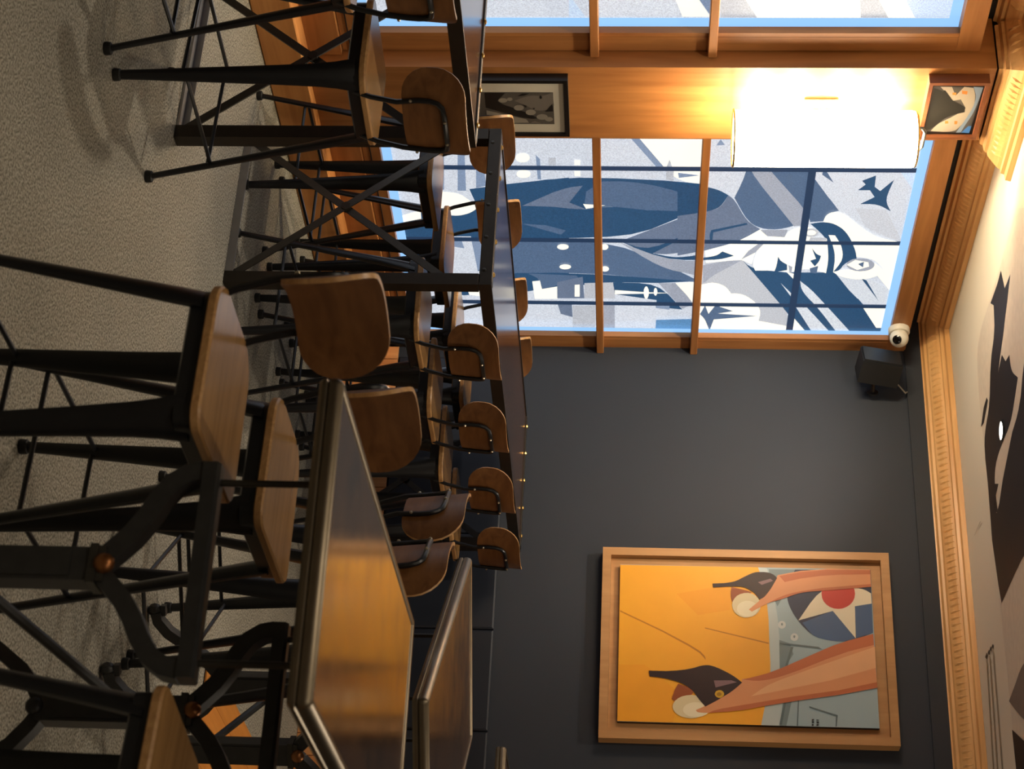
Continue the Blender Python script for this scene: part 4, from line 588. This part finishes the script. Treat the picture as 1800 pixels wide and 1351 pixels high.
# ------------------------------------------------------------ stools
def make_stool():
    root = empty('bar_stool')
    outl = round_poly([(-.190, -.176), (.180, -.186), (.180, .186), (-.190, .176)], [.085, .045, .045, .085], 6)
    mb = MB(); i1, i2 = inset(outl, .004), inset(outl, .03)
    mb.loft([[(*p, .741) for p in i1], [(*p, .744) for p in outl], [(*p, .758) for p in outl], [(*p, .763) for p in i1]], True, 1)
    mb.m[-1] = 0
    mb.build('seat', ['seat_ply', 'ply_edge'], root, True)
    fr = inset(outl, .012); fr2 = inset(outl, .022)
    MB().loft([[(*p, .700) for p in fr2], [(*p, .706) for p in fr], [(*p, .741) for p in fr]]).build('seat_frame', 'black_steel', root, True)
    def legpt(sx, sy, z): k = .140+(.236-.140)*(1-z/.72); return Vector((sx*k, sy*k*1.0, z))
    for sx in (-1, 1):
        for sy in (-1, 1):
            rad = Vector((sx, sy, 0)).normalized(); tan = Vector((-sy, sx, 0)).normalized(); rings = []
            for z, wt, wr in ((.728, .052, .016), (.705, .048, .017), (.67, .042, .0175), (.62, .037, .017), (.5, .031, .015), (.3, .024, .012), (.1, .017, .011), (.018, .015, .011)):
                c = legpt(sx, sy, z)
                rings.append([c+tan*(wt*math.cos(2*PI*k/10))+rad*(wr*math.sin(2*PI*k/10)) for k in range(10)])
            lg = MB().loft(rings).build('leg', 'black_steel', root, True)
            c = legpt(sx, sy, .012)
            MB().lathe([(.015, .024), (.0195, .021), (.021, .004), (.019, .0)], 10, 0, Matrix.Translation((c.x, c.y, 0))).build('foot_cap', 'rubber', lg, True)
    cr = [(-1, -1), (1, -1), (1, 1), (-1, 1)]
    for i in range(4):
        a = legpt(*cr[i], .205+.012*(i % 2)); b_ = legpt(*cr[(i+1) % 4], .205+.012*(i % 2))
        MB().tube([a, b_], .0065, 6).build('brace', 'black_steel', root, True)
    R, T = .27, .011
    def bx(s, z, off=0):  # point on the curved back, off is depth behind the front face
        a = s/R; rr = R+off
        return (-.222-.10*(z-.9)+R-rr*math.cos(a), rr*math.sin(a), z)
    path = [(-.168, -.098, .715), (-.196, -.101, .78), (-.218, -.103, .86)]
    off = T+.008
    for s, z in ((-.108, .93), (-.108, .965), (-.102, .988), (-.088, 1.003), (-.06, 1.008), (-.03, 1.009), (0, 1.009)): path.append(bx(s, z, off))
    path = path+[(p[0], -p[1], p[2]) for p in reversed(path[:-1])]
    bs = MB().tube(path, .0085, 8, upv=(1, 0, 0)).build('back_support', 'black_steel', root, True)
    zc, hh, hw, rc = .975, .10, .208, .088
    rows = [-1, -.97, -.9, -.78, -.6, -.35, -.15, .15, .35, .6, .78, .9, .97, 1]; ncol = 14
    V = []; F = []; MI = []
    def hwid(v):
        q = abs(v)*hh-(hh-rc)
        return hw if q <= 0 else hw-rc+math.sqrt(max(rc*rc-q*q, 0))
    for off_ in (0, T):
        for v in rows:
            for k in range(ncol+1): V.append(bx(hwid(v)*(2*k/ncol-1), zc+v*hh, off_))
    nr = len(rows); st = ncol+1
    for s_ in (0, 1):
        o_ = s_*nr*st
        for i in range(nr-1):
            for k in range(ncol): F.append((o_+i*st+k, o_+i*st+k+1, o_+(i+1)*st+k+1, o_+(i+1)*st+k)); MI.append(0)
    loop = [k for k in range(st)]+[i*st+ncol for i in range(1, nr)]+[(nr-1)*st+k for k in range(ncol-1, -1, -1)]+[i*st for i in range(nr-2, 0, -1)]
    for i in range(len(loop)):
        a, b_ = loop[i], loop[(i+1) % len(loop)]; F.append((a, b_, b_+nr*st, a+nr*st)); MI.append(1)
    mb = MB(); mb.v = V; mb.f = [list(f) for f in F]; mb.m = MI
    mb.build('backrest', ['stool_ply', 'ply_edge'], root, True)
    for s, z in ((-.108, .905), (.108, .905), (-.045, 1.009), (.045, 1.009)):
        p = bx(s, z, T+.017); MB().sphere((0, 0, 0), .0055, 6, 4).build('screw', 'screw_metal', bs, True).location = p
    return root
def copy_tree(o, parent=None):
    c = o.copy(); COL.objects.link(c); c.parent = parent
    for ch in o.children: copy_tree(ch, c)
    return c
STOOLS = [
 # x, y, heading in degrees, label, group
 (-4.71, 6.15, 0, 'window-side bar stool at the X-braced table, nearest the pilaster', 'bar stools at the X-braced table'),
 (-4.71, 6.74, 0, 'window-side bar stool at the X-braced table, second from the pilaster', 'bar stools at the X-braced table'),
 (-4.71, 7.36, 0, 'window-side bar stool at the X-braced table, third from the pilaster', 'bar stools at the X-braced table'),
 (-4.71, 7.885, 0, 'window-side bar stool at the X-braced table, nearest the dark wall', 'bar stools at the X-braced table'),
 (-3.99, 6.135, 180, 'aisle-side bar stool at the X-braced table, closest to its braced end', 'bar stools at the X-braced table'),
 (-3.97, 6.70, 180, 'aisle-side bar stool at the X-braced table, second from its braced end', 'bar stools at the X-braced table'),
 (-3.97, 7.27, 180, 'aisle-side bar stool at the X-braced table, third from its braced end', 'bar stools at the X-braced table'),
 (-3.97, 7.86, 180, 'aisle-side bar stool at the X-braced table, nearest the dark wall', 'bar stools at the X-braced table'),
 (-3.85, 4.50, 176, 'bar stool below the black-framed photograph, seen from behind with its curved back', 'bar stools at the cut-off table'),
 (-3.87, 3.90, 180, 'bar stool cut by the top edge of the photo', 'bar stools at the cut-off table'),
 (-1.915, 3.25, 0, 'large foreground bar stool left of the worn metal-edged table, nearest the camera', 'bar stools at the foreground table'),
 (-2.03, 3.90, 0, 'bar stool left of the worn metal-edged table, half hidden behind its tabletop', 'bar stools at the foreground table'),
 (-1.03, 3.28, 172, 'bar stool in the bottom left corner of the photo, only part of its seat showing', 'bar stools at the foreground table'),
 (-2.535, 5.415, 43, 'bar stool behind the foreground table, rear view of curved back, nearer the dark bar table', 'bar stools at the angled table'),
 (-2.17, 5.03, 43, 'bar stool behind the foreground table, rear view of curved back, nearer the angled tabletop', 'bar stools at the angled table'),
]
proto = make_stool()
for i, (x, y, a, lab, grp) in enumerate(STOOLS):
    o = proto if i == 0 else copy_tree(proto)
    o.location = (x, y, 0); o.rotation_euler = (0, 0, math.radians(a)); tag(o, lab, 'stool', grp)


# ------------------------------------------------------------ long bar tables with X-braced end frames
def long_table(label, x0, x1, y0, y1):
    root = empty('long_bar_table', ((x0+x1)/2, (y0+y1)/2, 0)); tag(root, label, 'table', 'long bar tables by the windows')
    hx, hy = (x1-x0)/2, (y1-y0)/2
    MB().box(-hx+.012, hx-.012, -hy+.046, hy-.046, 1.008, 1.046).build('tabletop', 'bar_top', root)
    for s in (-1, 1):
        MB().box(min(s*hx, s*(hx-.0115)), max(s*hx, s*(hx-.0115)), -hy, hy, 1.0, 1.05).build('side_rail', 'dark_angle_iron', root)
        er = bevel_box(MB(), -hx+.0118, hx-.0118, min(s*hy, s*(hy-.0455)), max(s*hy, s*(hy-.0455)), 1.0, 1.052, .003).build('end_rail', 'dark_angle_iron', root)
        for k in range(5):
            xb = -hx+.07+k*(2*hx-.14)/4
            MB().sphere((0, 0, 0), .0115, 8, 4, 0, (1, 1, .7)).build('bolt', 'brass', er, True).location = (xb, s*(hy-.036), 1.052)
            MB().sphere((0, 0, 0), .0085, 8, 4, 0, (1, .6, 1)).build('bolt', 'gunmetal', er, True).location = (xb, s*hy, 1.018)
        ye0, ye1 = (-hy, -hy+.052) if s < 0 else (hy-.052, hy)
        for sx in (-1, 1):
            a, b_ = sorted((sx*hx, sx*(hx-.052)))
            bevel_box(MB(), a, b_, ye0, ye1, .0, .999, .002).build('leg', 'dark_angle_iron', root)
        ym = (ye0+ye1)/2
        MB().box(-hx+.053, hx-.053, ye0+.004, ye1-.012 if s < 0 else ye1-.004, .001, .010).box(-hx+.053, hx-.053, (ye0 if s < 0 else ye1-.006), (ye0+.004 if s < 0 else ye1), .001, .034).build('floor_rail', 'rail_steel', root)
        for sg in (-1, 1):
            yy = ym+sg*.006
            MB().tube([(-sg*(hx-.05), yy, .03), (sg*(hx-.05), yy, .86)], .015, square=True, r2=.003, upv=(0, 1, 0)).build('cross_brace', 'gunmetal', root)
        MB().lathe([(.02, -.012), (.02, .012)], 6, 0, Matrix.Translation((0, ym, .445)) @ Matrix.Rotation(PI/2, 4, 'X')).build('brace_bolt', 'dark_angle_iron', root)
    return root
long_table('long dark bar table with X-braced iron end frame, running toward the dark wall', -4.705, -3.94, 5.83, 8.19)
long_table('long dark bar table cut off by the top edge, beside the black-framed photograph', -4.70, -3.93, 2.62, 4.975)

# ------------------------------------------------------------ cast-iron pedestal tables
def iron_table(label, cx, cy, ang, L, W, offs):
    root = empty('pedestal_table', (cx, cy, 0), math.radians(ang)); tag(root, label, 'table', 'metal-edged tables on cast-iron pedestals')
    hx, hy = W/2, L/2
    outl = round_poly([(-hx, -hy), (hx, -hy), (hx, hy), (-hx, hy)], [.012]*4, 3)
    inn = inset(outl, .012)
    MB().loft([[(*p, 1.012) for p in inn], [(*p, 1.046) for p in inn]]).build('tabletop', 'worn_top', root)
    prof = [(.012, 1.002), (.002, 1.003), (-.004, 1.010), (-.004, 1.017), (.001, 1.021), (-.004, 1.025), (-.005, 1.035), (-.001, 1.045), (.006, 1.050), (.016, 1.0495), (.018, 1.0465)]
    MB().loft([[(*p, z) for p in inset(outl, d)] for d, z in prof], False).build('metal_edge', 'edge_alloy', root, True)
    for xo, yo in offs:
        sup = empty('support'); sup.parent = root; sup.location = (xo, yo, 0)
        bevel = MB().loft([[(-.22, -.026, .772), (.22, -.026, .772), (.22, .026, .772), (-.22, .026, .772)], [(-.22, -.026, .800), (.22, -.026, .800), (.22, .026, .800), (-.22, .026, .800)],
                           [(-.22, -.016, .806), (.22, -.016, .806), (.22, .016, .806), (-.22, .016, .806)]])
        bevel.build('top_bar', 'cast_iron', sup)
        for s in (-1, 1):
            up = [(s*.204, 0, .775), (s*.198, 0, .745), (s*.178, 0, .715), (s*.145, 0, .692), (s*.105, 0, .672), (s*.068, 0, .648), (s*.04, 0, .622), (s*.016, 0, .598)]
            MB().tube(up, .019, square=True, r2=.022, upv=(0, 1, 0)).build('yoke_arm', 'cast_iron', sup, True)
            lo = [(s*.016, 0, .240), (s*.045, 0, .222), (s*.09, 0, .185), (s*.135, 0, .125), (s*.175, 0, .068), (s*.215, 0, .036), (s*.245, 0, .030)]
            lg = MB().tube(lo, .017, square=True, r2=.021, upv=(0, 1, 0)).build('curved_leg', 'cast_iron', sup, True)
            MB().sphere((s*.252, 0, .024), .024, 8, 6).box(min(s*.235, s*.27), max(s*.235, s*.27), -.012, .012, .045, .062).build('claw_foot', 'cast_iron', lg, True)
            MB().tube([(s*.185, 0, .804), (s*.185, 0, 1.011)], .0075, 8).build('rod', 'gunmetal', sup, True)
        MB().box(-.034, .034, -.028, .028, .235, .575).box(-.026, .026, -.031, -.0285, .27, .54).build('column', 'cast_iron', sup)
        MB().box(-.040, .040, -.033, .033, .5755, .592).box(-.036, .036, -.030, .030, .5925, .606).build('collar', 'gunmetal', sup)
        MB().sphere((0, -.030, .606), .021, 10, 6, 0, (1, .8, 1)).build('knob', 'copper', sup, True)
        MB().sphere((0, -.026, .232), .022, 10, 6, 0, (1, .8, 1)).build('hub', 'cast_iron', sup, True)
    MB().tube([(offs[0][0], offs[0][1]+.02, .31), (offs[1][0], offs[1][1]-.02, .45)], .012, 8).build('stretcher', 'cast_iron', root, True)
    return root
iron_table('large worn metal-edged table in the foreground, nearest the camera', -1.53, 3.715, 3.6, 1.36, .655, ((.03, -.56), (.06, .27)))
iron_table('angled metal-edged table just behind the foreground table', -2.055, 5.517, 43, 1.32, .67, ((0, -.275), (0, .275)))
iron_table('metal-edged table showing only its tip at the bottom edge, under the framed painting', -2.19, 8.13, 90, 1.29, .43, ((0, -.4), (0, .4)))

# ------------------------------------------------------------ wall things
# sconce
sc = empty('wall_sconce', (-5.20, 6.272, 2.0)); tag(sc, 'glowing white cylinder sconce on the wooden pilaster', 'lamp')
MB().lathe([(.122, 0), (.123, .004), (.123, .756), (.117, .776), (.112, .776), (.112, .0)], 40, 0, Matrix.Translation((.185, 0, .018))).build('shade', 'shade_lit', sc, True)
for z in (.014, .790):
    MB().tube([(.185+.1245*math.cos(2*PI*k/40)*(1 if z < .1 else .95), .1245*math.sin(2*PI*k/40)*(1 if z < .1 else .95), z) for k in range(41)], .0045, 6).build('ring', 'shade_ring', sc, True)
MB().box(0.001, .012, -.05, .05, .32, .47).build('backplate', 'chrome', sc)
MB().tube([(.012, 0, .40), (.075, 0, .40)], .014, 8).build('arm', 'chrome', sc, True)
MB().tube([(.185, -.08, .792), (.185, -.075, .812), (.185, -.05, .826), (.185, .05, .826), (.185, .075, .812), (.185, .08, .792)], .008, 6).build('carry_loop', 'gunmetal', sc, True)
for zz in (.14, .30, .50, .66):
    l = bpy.data.lights.new('bulb', 'POINT'); l.energy = 22; l.color = (1, .84, .56); l.shadow_soft_size = .033
    lo = bpy.data.objects.new('bulb', l); COL.objects.link(lo); lo.parent = sc; lo.location = (.034, 0, zz)
# black framed photograph
def box_frame(root, axis, a0, a1, z0, z1, wdt, near, far, m_, name='frame_rail'):
    """four rails; axis 'x' = hangs on a wall facing +x, 'y' = faces -y"""
    for (p0, p1, q0, q1) in ((a0, a0+wdt, z0, z1), (a1-wdt, a1, z0, z1), (a0+wdt, a1-wdt, z0, z0+wdt), (a0+wdt, a1-wdt, z1-wdt, z1)):
        if axis == 'x': MB().box(min(near, far), max(near, far), p0, p1, q0, q1).build(name, m_, root)
        else: MB().box(p0, p1, min(near, far), max(near, far), q0, q1).build(name, m_, root)
ph = empty('framed_photograph', (0, 0, 0)); tag(ph, 'black-framed monochrome photograph low on the pilaster', 'picture')
box_frame(ph, 'x', 6.066, 6.446, .78, 1.298, .019, -5.199, -5.158, 'black_frame')
MB().box(-5.199, -5.168, 6.0855, 6.4265, .80, 1.2785).build('mat', 'mat_board', ph)
for n_, c_ in dict(g0=(30, 29, 27), g1=(84, 80, 74), g2=(112, 106, 98), g3=(140, 134, 122)).items(): plain('photo_'+n_, c_, .3)
print_mesh('photo_print', [('g1', [(6.153, .86), (6.37, .86), (6.37, 1.232), (6.153, 1.232)])]+BW, dict(g0='photo_g0', g1='photo_g1', g2='photo_g2', g3='photo_g3'), lambda p, d: (-5.1675+d, min(max(p[0], 6.153), 6.37), min(max(p[1], .86), 1.234)), .0001, ph)
# small picture high on the pilaster
up_ = empty('framed_picture', (0, 0, 0)); tag(up_, 'small wood-framed colour picture above the sconce, under the cornice', 'picture')
box_frame(up_, 'x', 6.06, 6.438, 2.832, 3.085, .017, -5.199, -5.148, 'small_frame_wood')
MB().box(-5.199, -5.163, 6.0775, 6.4205, 2.8495, 3.0675).build('backing', 'black_frame', up_)
for n_, c_ in dict(u0=(70, 66, 62), u1=(112, 128, 146), u2=(180, 110, 50), u3=(150, 138, 122), u4=(60, 110, 170), u5=(36, 34, 30)).items(): plain('pic_'+n_, c_, .35)
print_mesh('picture_print', UPPER, {k_: 'pic_'+k_ for k_ in ('u0', 'u1', 'u2', 'u3', 'u4', 'u5')}, lambda p, d: (-5.1625+d, min(max(p[0], 6.078), 6.42), min(max(p[1], 2.85), 3.067)), .0001, up_)
# big framed painting on the dark wall
bp_ = empty('framed_painting', (0, 0, 0)); tag(bp_, 'large painting of high heels over yellow cloth, light wood frame, on the dark wall', 'picture')
box_frame(bp_, 'y', -4.057, -3.05, 1.455, 2.88, .042, YB-.001, 8.352, 'frame_oak')
MB().box(-4.0145, -3.0925, 8.385, YB-.001, 1.4975, 2.8375).build('backing', 'frame_oak', bp_)
MB().box(-3.966, -3.138, 8.3612, 8.3848, 1.544, 2.787).build('canvas', 'black_frame', bp_)
pc = dict(jean=(156, 176, 184), jeanl=(184, 196, 196), jeand=(118, 134, 138), yel=(240, 168, 44), yel2=(238, 161, 39), line=(190, 120, 30), line2=(96, 110, 114), navy=(40, 48, 74), blue=(66, 92, 132), cream=(226, 214, 188),
          red=(196, 58, 44), snap=(200, 206, 204), ink=(50, 52, 54), sole=(150, 78, 40), toe=(214, 198, 158), toe2=(228, 216, 184), skin=(214, 146, 100), skind=(188, 106, 66), skinl=(226, 170, 124), shoe=(46, 28, 28), shine=(130, 100, 104), gold=(206, 160, 40), gold2=(160, 116, 24))
for k_, c_ in pc.items(): plain('paint_'+k_, c_, .4, 0, .3, .05, 9)
print_mesh('painting_print', [('jean', [(-3.966, 1.544), (-3.138, 1.544), (-3.138, 2.787), (-3.966, 2.787)])]+PINUP, {k_: 'paint_'+k_ for k_ in pc}, lambda p, d: (min(max(p[0], -3.966), -3.138), 8.3608-d, min(max(p[1], 1.544), 2.787)), .0001, bp_)

# security camera
sec = empty('security_camera', (-5.289, 8.20, 2.985)); tag(sec, 'white dome security camera in the upper corner beside the window', 'camera')
Rt = Matrix.Rotation(PI/2, 4, 'Y')
MB().lathe([(.056, 0), (.056, .022), (.050, .03)], 20, 0, Rt).build('base', 'white_plastic', sec, True)
MB().sphere((.058, 0, -.002), .049, 18, 12).build('dome', 'white_plastic', sec, True)
dv = Vector((.62, -.70, -.35)).normalized(); q = Vector((0, 0, 1)).rotation_difference(dv).to_matrix().to_4x4()
lens = MB().lathe([(.024, 0), (.024, .008), (.016, .012), (.001, .014)], 18, 0, Matrix.Translation(Vector((.058, 0, -.002))+dv*.043) @ q).build('lens', 'black_gloss', sec, True)
# speaker
spk = empty('wall_speaker', (-5.03, 8.37, 2.855), math.radians(-28)); tag(spk, 'small black speaker on a bracket beside the security camera', 'speaker')
Mx = Matrix.Rotation(math.radians(-10), 4, 'X')
MB().box(-.075, .075, -.19, -.06, -.105, .105, 0, Mx).build('cabinet', 'speaker_black', spk)
MB().box(-.068, .068, -.200, -.1905, -.098, .098, 0, Mx).build('grille', 'speaker_grey', spk)
MB().tube([(0, -.062, .0), (0, -.02, .0), (0.01, .03, 0)], .012, 8).lathe([(.03, 0), (.03, .01)], 14, 0, Matrix.Translation((0.01, .03, 0)) @ Matrix.Rotation(PI/2, 4, 'X')).build('bracket', 'black_steel', spk, True)
MB().tube([(.02, -.06, .10), (.03, -.02, .14), (.02, .02, .17), (-.03, .04, .19)], .004, 6).build('cable', 'cable', spk, True)
# glowing disc standing in for a lamp reflection on the glossy ceiling print
cl = empty('ceiling_glint', (-4.167, 7.297, ZC)); tag(cl, 'small glowing disc on the printed ceiling, standing in for a lamp reflection', 'light')
MB().lathe([(.052, -.001), (.052, -.006), (.042, -.008), (.042, -.001)], 24).build('glint_ring', 'black_frame', cl, True)
MB().lathe([(.0415, -.0015), (.0415, -.005), (.001, -.006)], 24).build('lens', 'glint_lit', cl, True)  # bright disc drawn as the reflected lamp
